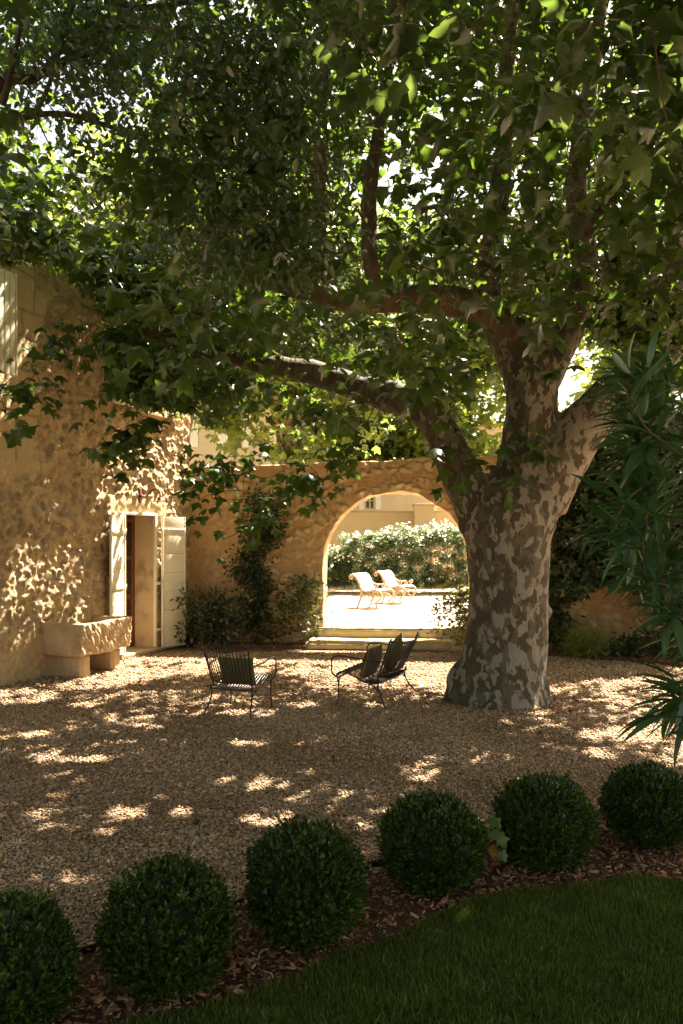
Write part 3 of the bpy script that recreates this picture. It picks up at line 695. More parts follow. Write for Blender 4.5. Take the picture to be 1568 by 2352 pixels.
# ------------------------------------------------------------------ leaves
def fan(outline, centre=(.38, 0, 0)):
    V = np.array([centre] + list(outline), dtype=float); n = len(outline)
    return V, np.array([(0, 1 + i, 1 + (i + 1) % n) for i in range(n)])
_h = [(-.10, .20), (-.02, .56), (.26, .30), (.34, .34), (.62, .56), (.56, .24), (.78, .19)]
T_PLANE = fan([(0, 0, 0)] + [(x, y, -.10 * abs(y) - .05 * x) for x, y in _h] + [(1.0, 0, -.12)] + [(x, -y, -.10 * abs(y) - .05 * x) for x, y in _h[::-1]], (.36, 0, .03))
_m = [(-.05, .35), (.15, .16), (.45, .50), (.38, .13)]
def curl(T, a, b_, tw):
    V = T[0].copy(); V[:, 2] += a * (V[:, 0] - .4) ** 2 + b_ * V[:, 1] ** 2 + tw * (V[:, 0] - .4) * V[:, 1]; V[:, 1] *= 1 + .12 * np.sign(V[:, 1]) * tw; return V, T[1]
_h2 = [(-.12, .16), (-.06, .46), (.12, .44), (.22, .33), (.36, .42), (.60, .60), (.60, .40), (.62, .26), (.84, .20)]
_T0 = fan([(0, 0, 0)] + [(x, y, -.05) for x, y in _h2] + [(1.05, 0, -.1)] + [(x * .95, -y, -.05) for x, y in _h2[::-1]], (.36, 0, .03))
TS_PLANE = [curl(_T0, -.5, -.5, .2), curl(_T0, .35, -.7, -.5), curl(_T0, -1.0, .5, .5), curl(_T0, -.7, -1.1, 0.)]
T_MAPLE = fan([(0, 0, 0)] + [(x, y, -.05) for x, y in _m] + [(1.0, 0, -.05)] + [(x, -y, -.05) for x, y in _m[::-1]], (.2, 0, 0))
T_OVAL = (np.array([(0, 0, 0), (.3, .22, .05), (.7, .20, .03), (1, 0, -.04), (.7, -.20, .03), (.3, -.22, .05), (.35, 0, 0), (.72, 0, -.02)]),
          np.array([(0, 6, 1), (1, 6, 7), (1, 7, 2), (2, 7, 3), (3, 7, 4), (4, 7, 5), (5, 7, 6), (5, 6, 0)]))
T_ROUND = fan([(0, 0, 0), (.08, .35, .02), (.4, .52, 0), (.75, .42, -.03), (.95, .15, -.05), (1.06, 0, -.07), (.95, -.15, -.05), (.75, -.42, -.03), (.4, -.52, 0), (.08, -.35, .02)], (.45, 0, .03))
T_BOX = (np.array([(0, 0, 0), (.4, .26, .06), (.85, .20, .05), (1, 0, .02), (.85, -.20, .05), (.4, -.26, .06), (.5, 0, -.03)]),
         np.array([(0, 6, 1), (1, 6, 2), (2, 6, 3), (3, 6, 4), (4, 6, 5), (5, 6, 0)]))
def lance(w=.085, n=6, droop=.16):
    V = []; Fc = []
    for i in range(n + 1):
        t = i / n; ww = w * math.sin(math.pi * min(1, t * 1.02 + .02)) ** .7; z = -droop * t * t
        V += [(t, ww, z + ww * .35), (t, 0, z), (t, -ww, z + ww * .35)]
    for i in range(n):
        a = 3 * i; Fc += [(a, a + 1, a + 4), (a, a + 4, a + 3), (a + 1, a + 2, a + 5), (a + 1, a + 5, a + 4)]
    return np.array(V), np.array(Fc)
T_LANCE = [lance(.082, 6, .30), lance(.088, 6, .12), lance(.075, 6, .5)]; T_LANCE2 = lance(.08, 2, .12)
def unit(v): return v / (np.linalg.norm(v, axis=-1, keepdims=True) + 1e-9)
def cloud(name, tmpl, P, A, N, S, mat, parent=None, kind=None, smooth=False):
    n = len(P)
    if isinstance(tmpl, list): Fc = tmpl[0][1]; T = np.stack([t[0] for t in tmpl])[rng.integers(0, len(tmpl), n)]; k = T.shape[1]
    else: T, Fc = tmpl; k = len(T); T = T[None]
    x = unit(A); z = unit(N - x * np.sum(N * x, 1, keepdims=True)); y = np.cross(z, x)
    V = P[:, None, :] + S[:, None, None] * (T[:, :, 0:1] * x[:, None] + T[:, :, 1:2] * y[:, None] + T[:, :, 2:3] * z[:, None])
    FF = (Fc[None] + (np.arange(n) * k)[:, None, None]).reshape(-1, Fc.shape[1])
    o = mk(name, V.reshape(-1, 3), FF, mat, parent, smooth)
    if kind: o['kind'] = kind
    return o
def rnd_dirs(n, zmean=0, zs=.3, r=None):
    r = r or rng; th = r.uniform(0, 2 * np.pi, n); return unit(np.stack([np.cos(th), np.sin(th), r.normal(zmean, zs, n)], 1))
def up_n(n, s=.5): return unit(np.stack([rng.normal(0, s, n), rng.normal(0, s, n), np.ones(n)], 1))

def grow(skel, rad, targets, sag=.12, rmax=.05, tip=.004, sides=5, tens=.35):
    """join every target to the nearest point of the growing skeleton by a curved tapering branch"""
    S = [np.asarray(p) for p in skel]; Rr = list(rad); S_ = np.array(S); order = np.argsort([np.min(np.linalg.norm(S_ - t, axis=1)) for t in targets])
    A_ = np.zeros((len(S) + len(targets) * 4, 3)); A_[:len(S)] = S_; R_ = np.zeros(len(A_)); R_[:len(S)] = Rr; n = len(S)
    VV, FF, off = [], [], 0
    for ti in order:
        t = targets[ti]; d = np.linalg.norm(A_[:n] - t, axis=1) + np.where(A_[:n, 2] > t[2] + .6, .3, 0); i = int(np.argmin(d)); p = A_[i]; L = np.linalg.norm(t - p)
        if L < .08: continue
        r0 = min(R_[i] * .7, rmax, .006 + .011 * L); m = (p + t) / 2 + np.array((rng.normal(0, .06), rng.normal(0, .06), sag)) * L
        q = np.linspace(0, 1, 6)[:, None]; Pp = (1 - q) ** 2 * p + 2 * q * (1 - q) * m + q * q * t
        Pp[1:-1] += rng.normal(0, .012 * L, (4, 3))
        rr = np.linspace(r0, tip, 6)
        V, Fc = tube_geo(Pp, rr, sides, False); VV.append(V); FF.append(np.array(Fc) + off); off += len(V)
        for j in (2, 4, 5):
            A_[n] = Pp[j]; R_[n] = max(rr[j], .006); n += 1
    return np.vstack(VV), np.vstack(FF)

# leaves cut away along the sun's direction to light chosen gravel and wall patches
SV = np.array(SUN[:])
LIT = [(250, 1560, 100, 18), (90, 1885, 48, 26), (250, 1872, 80, 20), (412, 1866, 44, 20), (225, 1905, 55, 12), (560, 1702, 62, 17), (590, 1640, 55, 9), (255, 1700, 52, 9), (90, 1742, 48, 11), (205, 1748, 66, 9),
       (820, 1550, 90, 15), (700, 1546, 80, 9), (570, 1543, 50, 7), (40, 1602, 90, 20), (170, 1574, 90, 14), (300, 1548, 100, 14), (440, 1540, 70, 10), (1370, 1738, 40, 20), (1425, 1690, 110, 20), (1490, 1672, 70, 18), (1390, 1557, 40, 8),
       (340, 1668, 40, 7), (180, 2022, 38, 15), (600, 1888, 70, 14), (868, 1868, 26, 18), (520, 1640, 40, 7), (740, 1700, 30, 6), (1010, 1500, 50, 5), (980, 1560, 50, 14), (700, 1620, 40, 7), (130, 1790, 60, 8), (480, 1790, 60, 7), (700, 1830, 50, 8), (640, 1960, 40, 10), (120, 1830, 30, 8), (330, 1730, 40, 6), (330, 1830, 40, 7), (500, 1900, 40, 9), (60, 1690, 50, 7), (930, 1650, 30, 5), (200, 1620, 50, 6), (1250, 1640, 40, 6), (1540, 1620, 40, 9), (850, 1620, 40, 6), (1130, 1560, 0, 0)]
LITW = [(200, 1440, 130, 50), (300, 1400, 60, 80), (90, 1240, 50, 40), (190, 1330, 40, 60), (350, 1060, 105, 105), (260, 1125, 60, 55), (300, 1175, 75, 20), (250, 1260, 22, 100), (60, 1300, 75, 75), (150, 1270, 70, 50), (60, 1420, 70, 60), (120, 1460, 60, 40), (250, 1440, 70, 50), (100, 1360, 60, 40), (20, 1600, 40, 20), (400, 1040, 40, 90)]
def lit(P):
    hg = P - SV * (P[:, 2:3] / SV[2]); t = ((P - OH) @ NH) / (SV @ NH); hw_ = P - SV * t[:, None]
    onw = (hw_[:, 2] > 0) & (hw_[:, 1] < 15.3) & (t > 0)
    Q = np.where(onw[:, None], hw_, hg); ok = Q[:, 1] > 2; Q = np.where(ok[:, None], Q, 99.)
    x = CX + Q[:, 0] / Q[:, 1] * F; y = HY - (Q[:, 2] - H) / Q[:, 1] * F
    r = np.full(len(P), 9.0)
    for (a, b_, c_, d_) in LIT: r = np.where(~onw, np.minimum(r, ((x - a) / (c_ + 1e-3)) ** 2 + ((y - b_) / (d_ + 1e-3)) ** 2), r)
    for (a, b_, c_, d_) in LITW: r = np.where(onw, np.minimum(r, ((x - a) / c_) ** 2 + ((y - b_) / d_) ** 2), r)
    wob = .35 * vnoise(np.stack([x / 26, y / 12, 0 * x], 1), 1, 3)
    return ok & (r < 1 + wob) & (rng.uniform(0, 1, len(P)) < .93)
def plane_leaves(T, per, sig, size, rnd=.3):
    n = len(T) * per; P = np.repeat(T, per, 0) + rng.normal(0, 1, (n, 3)) * np.array(sig); c = np.repeat(T, per, 0)
    out = P - c; out[:, 2] *= .3
    A = unit(unit(out) * .8 + rnd_dirs(n, 0, .2) * .7 + np.array((0, 0, -.45)))
    N = unit(np.array((0, 0, 1.0)) + unit(out) * .45 + rng.normal(0, .42, (n, 3)))
    return P, A, N, rng.normal(1, .22, n).clip(.5, 1.5) * size

# ------------------------------------------------------------------ the big plane tree
Y0 = 10.1
def limb(rows):   # rows of (x px, y px, width px, distance)
    R = np.array([(*at(x, y, Y), w / F * Y / 2) for x, y, w, Y in rows]); return smooth_path(R, 5)
trunk_rows = [(1142, 1625, 262, Y0), (1144, 1606, 244, Y0), (1150, 1560, 212, Y0), (1160, 1490, 190, Y0), (1167, 1400, 180, Y0), (1168, 1300, 184, Y0), (1166, 1230, 202, Y0), (1174, 1175, 214, Y0), (1200, 1120, 172, Y0), (1215, 1070, 120, Y0)]
LIMBS = [limb(trunk_rows),
    limb([(1125, 1200, 130, Y0), (1078, 1125, 104, Y0), (1040, 1050, 88, Y0), (1010, 985, 80, Y0), (960, 935, 74, Y0), (900, 912, 74, Y0 + .1), (820, 890, 66, Y0 + .2), (740, 862, 60, Y0 + .2), (670, 848, 52, Y0 + .1), (560, 825, 42, Y0), (430, 790, 32, Y0 - .2), (300, 750, 22, Y0 - .4), (180, 700, 13, Y0 - .5)]),
    limb([(1200, 1130, 140, Y0), (1212, 1040, 132, Y0 - .05), (1220, 960, 120, Y0 - .05), (1220, 890, 122, Y0 - .05), (1205, 820, 118, Y0)]),
    limb([(1215, 850, 112, Y0), (1170, 780, 95, Y0), (1122, 715, 82, Y0), (1118, 650, 64, Y0), (1130, 560, 55, Y0 + .1), (1145, 450, 48, Y0 + .2), (1158, 330, 42, Y0 + .3), (1160, 200, 38, Y0 + .4), (1172, 60, 34, Y0 + .4), (1180, -120, 28, Y0 + .5), (1200, -320, 20, Y0 + .5)]),
    limb([(1150, 745, 85, Y0), (1090, 708, 78, Y0 - .1), (1020, 690, 70, Y0 - .2), (930, 688, 62, Y0 - .3), (850, 690, 56, Y0 - .4), (760, 688, 50, Y0 - .5), (650, 655, 40, Y0 - .6), (520, 615, 30, Y0 - .8), (380, 603, 22, Y0 - 1), (220, 590, 13, Y0 - 1.2)]),
    limb([(738, 700, 44, Y0 - .5), (728, 610, 40, Y0 - .5), (732, 500, 38, Y0 - .45), (734, 400, 36, Y0 - .4), (736, 300, 32, Y0 - .4), (748, 150, 26, Y0 - .3), (765, -60, 20, Y0 - .3)]),
    limb([(872, 695, 44, Y0 - .4), (850, 600, 38, Y0 - .4), (846, 500, 38, Y0 - .35), (852, 410, 37, Y0 - .3), (866, 320, 33, Y0 - .3), (885, 180, 28, Y0 - .2), (905, 20, 24, Y0 - .2), (915, -150, 18, Y0)]),
    limb([(1240, 870, 96, Y0), (1288, 790, 78, Y0), (1322, 710, 66, Y0 + .05), (1338, 620, 60, Y0 + .1), (1334, 520, 56, Y0 + .2), (1322, 420, 50, Y0 + .2), (1338, 300, 42, Y0 + .3), (1362, 150, 36, Y0 + .4), (1385, -40, 30, Y0 + .4), (1400, -260, 20, Y0 + .4)]),
    limb([(1225, 1140, 165, Y0), (1278, 1062, 136, Y0 - .1), (1335, 985, 116, Y0 - .2), (1400, 915, 102, Y0 - .3), (1475, 845, 92, Y0 - .4), (1570, 765, 86, Y0 - .5), (1700, 680, 72, Y0 - .5), (1860, 600, 52, Y0 - .6), (2020, 540, 32, Y0 - .7)]),
    limb([(1500, 840, 66, Y0 - .4), (1530, 740, 56, Y0 - .3), (1546, 640, 52, Y0 - .2), (1545, 520, 46, Y0), (1560, 380, 40, Y0 + .1), (1580, 200, 34, Y0 + .2), (1600, 0, 28, Y0 + .3), (1610, -250, 18, Y0 + .3)]),
    limb([(1330, 560, 34, Y0), (1390, 470, 26, Y0 - .4), (1450, 360, 24, Y0 - .8), (1500, 240, 20, Y0 - 1.2), (1530, 120, 17, Y0 - 1.5), (1560, -20, 12, Y0 - 1.8)]),
    limb([(1160, 300, 30, Y0 + .3), (1200, 240, 24, Y0), (1245, 170, 20, Y0 - .3), (1275, 90, 18, Y0 - .6), (1300, -40, 13, Y0 - .9)]),
    limb([(1420, 420, 20, Y0 - .6), (1470, 350, 18, Y0 - .9), (1560, 270, 15, Y0 - 1.3), (1680, 200, 10, Y0 - 1.6)]),
    limb([(905, 60, 26, Y0 - .2), (880, -30, 22, Y0 - .8), (850, -160, 16, Y0 - 1.6), (800, -380, 10, Y0 - 2.4)]),
    limb([(1180, 40, 30, Y0 + .4), (1230, -80, 24, Y0 - .4), (1300, -260, 18, Y0 - 1.4), (1350, -520, 12, Y0 - 2.6)]),
]
plane = empty('plane_tree', at(1150, 1606, Y0), 'huge old plane tree with patchy grey bark standing in the gravel right of the arch', 'tree')
VV, FF, off = [], [], 0
for k, L in enumerate(LIMBS):
    V, Fc = tube_geo(L[:, :3], L[:, 3], 20, True)
    VV.append(V); FF += [tuple(i + off for i in f) for f in Fc]; off += len(V)
# root flare, burrs and bark swellings
def blob(c, r):
    bm = bmesh.new(); bmesh.ops.create_icosphere(bm, subdivisions=2, radius=1.0)
    V = np.array([v.co[:] for v in bm.verts]) * np.array(r) + np.array(c); Fc = [tuple(v.index for v in f.verts) for f in bm.faces]; bm.free(); return V, Fc
blobs = []
for k in range(9):
    a = k / 9 * 2 * math.pi + .3; c0 = at(1145, 1606, Y0)
    blobs.append(blob(c0 + np.array((math.cos(a) * .49, math.sin(a) * .47, .0)), (.15 + .05 * math.sin(k * 2.3), .15, .42 + .14 * math.sin(k * 1.7))))
for x, y, Y, r in ((1258, 1405, Y0, .06), (1078, 1200, Y0 - .05, .15), (1265, 985, Y0 - .25, .10), (1240, 870, Y0 - .3, .09), (1190, 1545, Y0 - .45, .07), (1262, 1170, Y0, .14), (1205, 800, Y0, .30), (1260, 800, Y0, .22)):
    blobs.append(blob(at(x, y, Y), (r, r, r * 1.3)))
for V, Fc in blobs: VV.append(V); FF += [tuple(i + off for i in f) for f in Fc]; off += len(V)
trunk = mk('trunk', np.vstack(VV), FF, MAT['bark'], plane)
md = trunk.modifiers.new('fuse', 'REMESH'); md.mode = 'VOXEL'; md.voxel_size = .026; md.use_smooth_shade = True
md = trunk.modifiers.new('soften', 'SMOOTH'); md.factor = .6; md.iterations = 7
tx = bpy.data.textures.new('bark_swell', 'CLOUDS'); tx.noise_scale = .35; tx.noise_depth = 3
md = trunk.modifiers.new('swell', 'DISPLACE'); md.texture = tx; md.strength = .055; md.mid_level = .5; md.texture_coords = 'LOCAL'

BX = [-400, 0, 60, 120, 180, 232, 250, 330, 430, 500, 620, 740, 830, 900, 1000, 1060, 1070, 1200, 1300, 1400, 1568, 2200]
BYv = [640, 665, 650, 655, 690, 760, 960, 985, 1000, 1030, 1035, 1050, 1060, 1045, 1035, 1060, 760, 760, 820, 850, 880, 900]
def proj(P): return CX + P[:, 0] / P[:, 1] * F, HY - (P[:, 2] - H) / P[:, 1] * F
def under(P):      # keep the underside of the crown at the height it hangs at in the garden
    x, y = proj(P); return y < np.interp(x, BX, BYv) - 34 * 10 / P[:, 1]
def house_ok(P): return (P[:, 0] > -8.73 + .387 * P[:, 1] + .25) | (P[:, 2] > 7.6)

def sample_crown(n, c, r, seed, thr=-.1, freq=.55, zmin=2.3, extra=None, batch=8):
    out = []
    while sum(len(o) for o in out) < n:
        P = np.array(c) + rng.uniform(-1, 1, (n * batch, 3)) * np.array(r)
        q = (P - np.array(c)) / np.array(r); k = (np.sum(q * q, 1) < 1) & (P[:, 2] > zmin)
        k &= fbm(P, freq, 2, seed) > thr
        P = P[k]
        if extra is not None: P = P[extra(P)]
        out.append(P)
    return np.vstack(out)[:n]
def sparse_left(P):      # the crown thins out towards the house so the sky shows
    x, y = proj(P); u_ = rng.uniform(0, 1, len(P)); return ~((x < 620) & (y < 610) & (u_ < .68)) & ~((x > 60) & (x < 360) & (y > 130) & (y < 600) & (u_ < .93)) & ~((x > 620) & (y < 560) & (u_ < .22)) & ~((x > 820) & (x < 1060) & (y > 350) & (y < 520) & (u_ < .7)) & ~((x > 1440) & (y > 480) & (y < 700) & (u_ < .5)) & ~((x > 430) & (x < 1060) & (y > 850) & (u_ < .62))
def ex_main(P): return sparse_left(P) & under(P) & house_ok(P) & (P[:, 1] > 4.5) & (P[:, 1] < 15.2)
tg = sample_crown(1300, (.6, 9.6, 6.1), (7.6, 5.9, 4.9), 3, -.08, .62, 2.2, ex_main)
# extra low boughs hanging over the arch, and the edge against the house
def hang(n, x0, x1, y0, y1, Y0_, Y1_):
    P = np.array([at(rng.uniform(x0, x1), rng.uniform(y0, y1), rng.uniform(Y0_, Y1_)) for _ in range(n * 4)]); P = P[under(P) & house_ok(P)]; return P[:n]
ex = np.vstack([hang(22, 240, 440, 780, 960, 8.2, 9.6), hang(26, 300, 760, 700, 900, 8.4, 10.5), hang(26, 1380, 1568, 690, 850, 8.4, 9.5), hang(10, 820, 1060, 820, 1000, 9.8, 11.5), hang(22, -30, 110, 420, 630, 7.6, 9.2), hang(16, 120, 300, 560, 680, 8, 9.5), hang(18, 0, 700, 540, 700, 7, 10)])
tgs = np.stack([rng.uniform(-3, 3.5, 600), rng.uniform(11.5, 15, 600), rng.uniform(5.0, 9, 600)], 1); tgs = tgs[ex_main(tgs) & (fbm(tgs, .8, 2, 15) > -.05)][:110]  # clusters added to throw more shade on the gravel
tgh = np.stack([rng.uniform(-5, -.6, 900), rng.uniform(11, 15, 900), rng.uniform(4.3, 8.6, 900)], 1); tgh = tgh[ex_main(tgh) & (fbm(tgh, .8, 2, 5) > -.1)][:260]  # clusters added to shade the house wall
tgr = np.stack([rng.uniform(2.6, 8, 1500), rng.uniform(4, 9.2, 1500), rng.uniform(4.4, 9, 1500)], 1); xx_, yy_ = proj(tgr); tgr = tgr[(xx_ > 1590) | (yy_ < -60)][:420]  # off-frame clusters added to shade the lawn and near gravel
tg = np.vstack([tg, ex, tgh, tgr, tgs])
# low boughs that droop in front of the house, the far facade and the arch wall
BOUGH = [(0, 905, 8.3), (25, 868, 8.3), (55, 845, 8.4), (60, 880, 8.3), (95, 812, 8.5), (140, 790, 8.6), (150, 815, 8.5), (185, 762, 8.7), (220, 745, 8.8), (245, 790, 8.8), (8, 935, 8.2), (80, 895, 8.3),
         (250, 1035, 9.0), (275, 1060, 9.0), (262, 985, 9.0), (305, 1000, 9.1), (345, 965, 9.1), (300, 945, 9.1),
         (455, 1150, 9.3), (480, 1190, 9.3), (505, 1130, 9.3), (560, 1140, 9.4), (560, 1220, 9.3), (520, 1075, 9.4), (565, 1085, 9.4), (610, 1100, 9.5), (655, 1125, 9.5), (690, 1110, 9.5), (640, 1060, 9.6), (700, 1062, 9.6), (745, 1048, 9.6), (785, 1060, 9.7), (825, 1050, 9.7),
         (480, 1060, 9.4), (620, 1145, 9.4), (590, 1045, 9.5), (450, 1090, 9.3), (675, 1148, 9.4), (725, 1085, 9.6), (600, 1180, 9.3)]
tb = np.array([at(*q) for q in BOUGH]); tb = np.vstack([tb, tb + rng.normal(0, .14, tb.shape)])
sk = np.vstack([L[2:, :3] for L in LIMBS[1:]]); sr = np.concatenate([L[2:, 3] for L in LIMBS[1:]])
V, Fc = grow(sk, sr, np.vstack([tg, tb]))
mk('branches', V, Fc, MAT['twig'], plane)
P, A_, N_, S_ = plane_leaves(tg, 27, (.26, .26, .18), .128)
k = under(P - np.array((0, 0, .12))) & house_ok(P)
Pb_, Ab_, Nb_, Sb_ = plane_leaves(tb, 7, (.12, .12, .10), .13)
P = np.vstack([P, Pb_]); A_ = np.vstack([A_, Ab_]); N_ = np.vstack([N_, Nb_ + np.array((0, -.5, 0))]); S_ = np.concatenate([S_, Sb_]); k = np.concatenate([k, house_ok(Pb_)])
# a few leaves hang in front of the trunk, most keep off it
x, y = proj(P); k &= ~((x > 1075) & (x < 1300) & (y > 800) & (P[:, 1] < 10.4))
show = np.zeros(len(P), bool)      # the upright limbs stand in gaps of the foliage
for L in (LIMBS[1], LIMBS[2], LIMBS[3], LIMBS[4], LIMBS[5], LIMBS[6], LIMBS[7]):
    for q in L[:, :]:
        d2 = np.hypot(P[:, 0] - q[0] * P[:, 1] / q[1], (P[:, 2] - H) - (q[2] - H) * P[:, 1] / q[1]); show |= (d2 < q[3] * 1.1 + .02) & (P[:, 1] < q[1])
for c_, r_ in [(q_, .17) for q_ in tb[20:42]]:      # leaves cut away so sunlight reaches the drooping sprays
    dv_ = P - c_; t_ = dv_ @ SV; d_ = np.linalg.norm(dv_ - t_[:, None] * SV, axis=1); k &= ~((t_ > .35) & (d_ < r_) & (rng.uniform(0, 1, len(P)) < .9))
k &= ~(show & (rng.uniform(0, 1, len(P)) < .84)); k &= ~lit(P)
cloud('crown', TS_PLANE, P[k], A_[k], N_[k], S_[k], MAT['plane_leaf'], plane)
# sprigs sprouting from the trunk
sp = np.array([at(x, y, Y) for x, y, Y in ((1200, 985, 9.5), (1215, 1010, 9.4), (1190, 1105, 9.45), (1170, 1050, 9.5), (1110, 1060, 9.5), (1040, 1110, 9.5), (1045, 1050, 9.6), (1010, 930, 9.2), (1030, 900, 9.3), (985, 890, 9.3), (1265, 800, 9.6), (1230, 700, 9.4), (1290, 850, 9.4))])
P, A_, N_, S_ = plane_leaves(sp, 5, (.13, .08, .09), .17); N_ = unit(N_ + np.array((0, -.9, 0)))
cloud('sprout', TS_PLANE, P, A_, N_, S_, MAT['plane_leaf'], plane)
V, Fc = grow(np.array([at(1190, 1050, 9.75), at(1080, 1080, 9.8), at(1000, 930, 9.8), at(1270, 830, 9.75)]), [.02] * 4, sp, .05, .01, .003)
mk('sprout_stem', V, Fc, MAT['twig'], plane)

# ------------------------------------------------------------------ second plane tree, standing right behind the viewer; its boughs reach over, unseen crown added to shade the foreground
np2 = empty('plane_tree', (4.6, 1.2, 0), 'nearby plane tree outside the frame, its unseen crown added for shade, whose large blue-green leaves hang in at the top right', 'tree')
L2 = [smooth_path(np.array(r, dtype=float), 5) for r in (
    [(4.6, 1.2, -.1, .42), (4.6, 1.2, .6, .34), (4.55, 1.3, 1.8, .30), (4.4, 1.3, 3.2, .28), (4.2, 1.3, 4.4, .22), (3.8, 1.5, 5.6, .16), (3.2, 1.8, 7, .1)],
    [(4.4, 1.3, 3.4, .2), (3.6, 1.9, 4.3, .13), (2.6, 2.7, 4.7, .09), (1.5, 3.5, 4.9, .06), (.4, 4.3, 5.0, .03)],
    [(4.4, 1.3, 3.4, .2), (3.2, .4, 4.6, .14), (1.5, -.4, 5.4, .1), (-.8, -.2, 5.8, .06), (-2.6, .6, 6, .03)],
    [(4.4, 1.3, 3.6, .18), (4.4, 2.6, 4.4, .12), (4.0, 3.8, 4.9, .08), (3.2, 4.9, 5.2, .04)])]
b = MB()
for L in L2: b.tube(L[:, :3], L[:, 3], 14)
t2 = b.build('trunk', MAT['bark'], np2)
def ex2(P):
    x, y = proj(np.where(P[:, 1:2] < .5, 99, P)); inview = (P[:, 1] > .5) & (x > -200) & (x < 1750) & (y > np.where(x < 1000, -420, -160))
    edge_ = np.interp(x, [-100, 500, 760, 900, 1200, 1568], [-100, -40, 120, 170, 260, 330])
    return ~inview | ((y < edge_) & (rng.uniform(0, 1, len(P)) < .03))
t2g = sample_crown(640, (.6, 1.6, 6.0), (5.6, 5.0, 2.6), 29, -.25, .6, 3.7, ex2)
near = np.array([at(x, y, Y) for x, y, Y in ((1270, 235, 3.3), (1450, 320, 3.2), (1390, 180, 3.9), (1330, 60, 3.8), (840, 60, 3.6), (740, 40, 3.9), (1000, 60, 3.6), (1060, 40, 3.2), (1480, 120, 4.0), (860, 130, 4.1), (1540, 330, 3.7), (1200, 60, 4.3), (920, 50, 4.6), (1120, 110, 4.5), (1500, 50, 3.5))])
near2 = np.array([at(x, y, Y) for x, y, Y in ((800, 615, 5.2), (850, 640, 5.0), (760, 590, 5.4), (1010, 520, 5.2), (1060, 560, 5.4), (1010, 850, 5.6), (960, 900, 5.7), (1280, 730, 5.4), (1240, 690, 5.6), (415, 790, 5.3), (1020, 760, 5.5), (560, 640, 5.6), (700, 690, 5.8))])
V, Fc = grow(np.vstack([L[2:, :3] for L in L2]), np.concatenate([L[2:, 3] for L in L2]), np.vstack([t2g, near, np.array([at(900, 350, 4.6), at(1100, 300, 4.5), at(700, 380, 4.8), at(1250, 420, 4.8)]), near2]), .08, .03, .003)
mk('branches', V, Fc, MAT['twig'], np2)
P, A_, N_, S_ = plane_leaves(t2g, 22, (.26, .26, .18), .18)
Pa, Aa, Na, Sa = plane_leaves(near, 7, (.14, .14, .08), .11)
Pb, Ab, Nb, Sb = plane_leaves(near2, 7, (.13, .13, .09), .135)
P = np.vstack([P, Pa, Pb]); A_ = np.vstack([A_, Aa, Ab]); N_ = np.vstack([N_, Na, Nb]); S_ = np.concatenate([S_, Sa, Sb])
x, y = proj(np.where(P[:, 1:2] < .4, 99, P)); k = ~lit(P) & ~((P[:, 1] > .4) & (P[:, 1] < 3.0) & (x > -150) & (x < 1720) & (y > -160)); cloud('crown', TS_PLANE, P[k], A_[k], N_[k], S_[k], MAT['near_leaf'], np2)

# ------------------------------------------------------------------ small-leaved tree reaching in from the left
st = empty('small_leaved_tree', (-3.4, 5.6, 0), 'dark-branched tree with tiny blue-green leaves reaching in from the upper left', 'tree')
def lb(rows): 
    R = np.array([(*at(x, y, Y), w / F * Y / 2) for x, y, w, Y in rows]); return smooth_path(R, 4)
L3 = [smooth_path(np.array([(-3.4, 5.6, -.1, .2), (-3.35, 5.6, 1.2, .15), (-3.2, 5.6, 2.6, .13), (-3.0, 5.6, 4.0, .11), (-2.7, 5.7, 5.2, .07), (-2.3, 5.8, 6.2, .03)]), 5),
      lb([(-188, 318, 30, 5.6), (-60, 290, 22, 5.6), (10, 283, 18, 5.6), (80, 264, 14, 5.7), (150, 262, 12, 5.8), (220, 280, 11, 5.9), (300, 305, 10, 6), (380, 315, 8, 6.1), (470, 350, 7, 6.3), (590, 410, 4, 6.5)]),
      lb([(-158, 250, 34, 5.6), (-30, 215, 28, 5.6), (20, 180, 30, 5.6), (70, 182, 22, 5.6), (100, 165, 18, 5.7), (130, 150, 14, 5.8), (200, 128, 10, 6), (265, 125, 7, 6.2)]),
      lb([(5, 240, 18, 5.5), (20, 190, 15, 5.5), (35, 120, 12, 5.5), (50, 50, 10, 5.5), (60, -40, 8, 5.5)]),
      lb([(80, 264, 12, 5.7), (110, 200, 10, 5.6), (140, 110, 9, 5.5), (165, 20, 7, 5.4), (180, -80, 5, 5.4)]),
      lb([(180, -40, 18, 5.7), (300, 15, 14, 5.8), (370, 12, 12, 5.9), (440, 4, 10, 6), (560, -20, 6, 6)]),
      lb([(330, 308, 9, 6), (370, 400, 8, 5.9), (395, 500, 7, 5.8), (430, 590, 6, 5.7), (450, 640, 4, 5.6)]),
      lb([(380, 315, 8, 6.1), (440, 420, 7, 5.9), (520, 500, 6, 5.6), (600, 540, 5, 5.4), (680, 560, 3, 5.3)]),
      lb([(130, 150, 10, 5.8), (250, 60, 8, 5.5), (400, 80, 7, 5.3), (560, 120, 5, 5.1), (700, 160, 3, 5)])]
b = MB()
for L in L3: b.tube(L[:, :3], L[:, 3], 9)
b.build('trunk', MAT['branch'], st)
def blobpts(n, cx, cyv, sx, sy, Ya, Yb): return np.array([at(rng.normal(cx, sx), rng.normal(cyv, sy), rng.uniform(Ya, Yb)) for _ in range(n)])
s3 = np.vstack([blobpts(74, 500, 330, 140, 120, 4.9, 6.4), blobpts(44, 640, 520, 60, 55, 4.9, 5.9), blobpts(64, 420, 130, 160, 80, 4.9, 6.4), blobpts(30, 560, 170, 70, 70, 4.9, 5.8), blobpts(9, 230, 430, 90, 60, 5.5, 6.6), blobpts(14, 90, 100, 60, 60, 5.2, 6.2), blobpts(28, 600, 590, 60, 30, 5, 5.7), blobpts(22, 170, 90, 70, 60, 5.2, 6)])
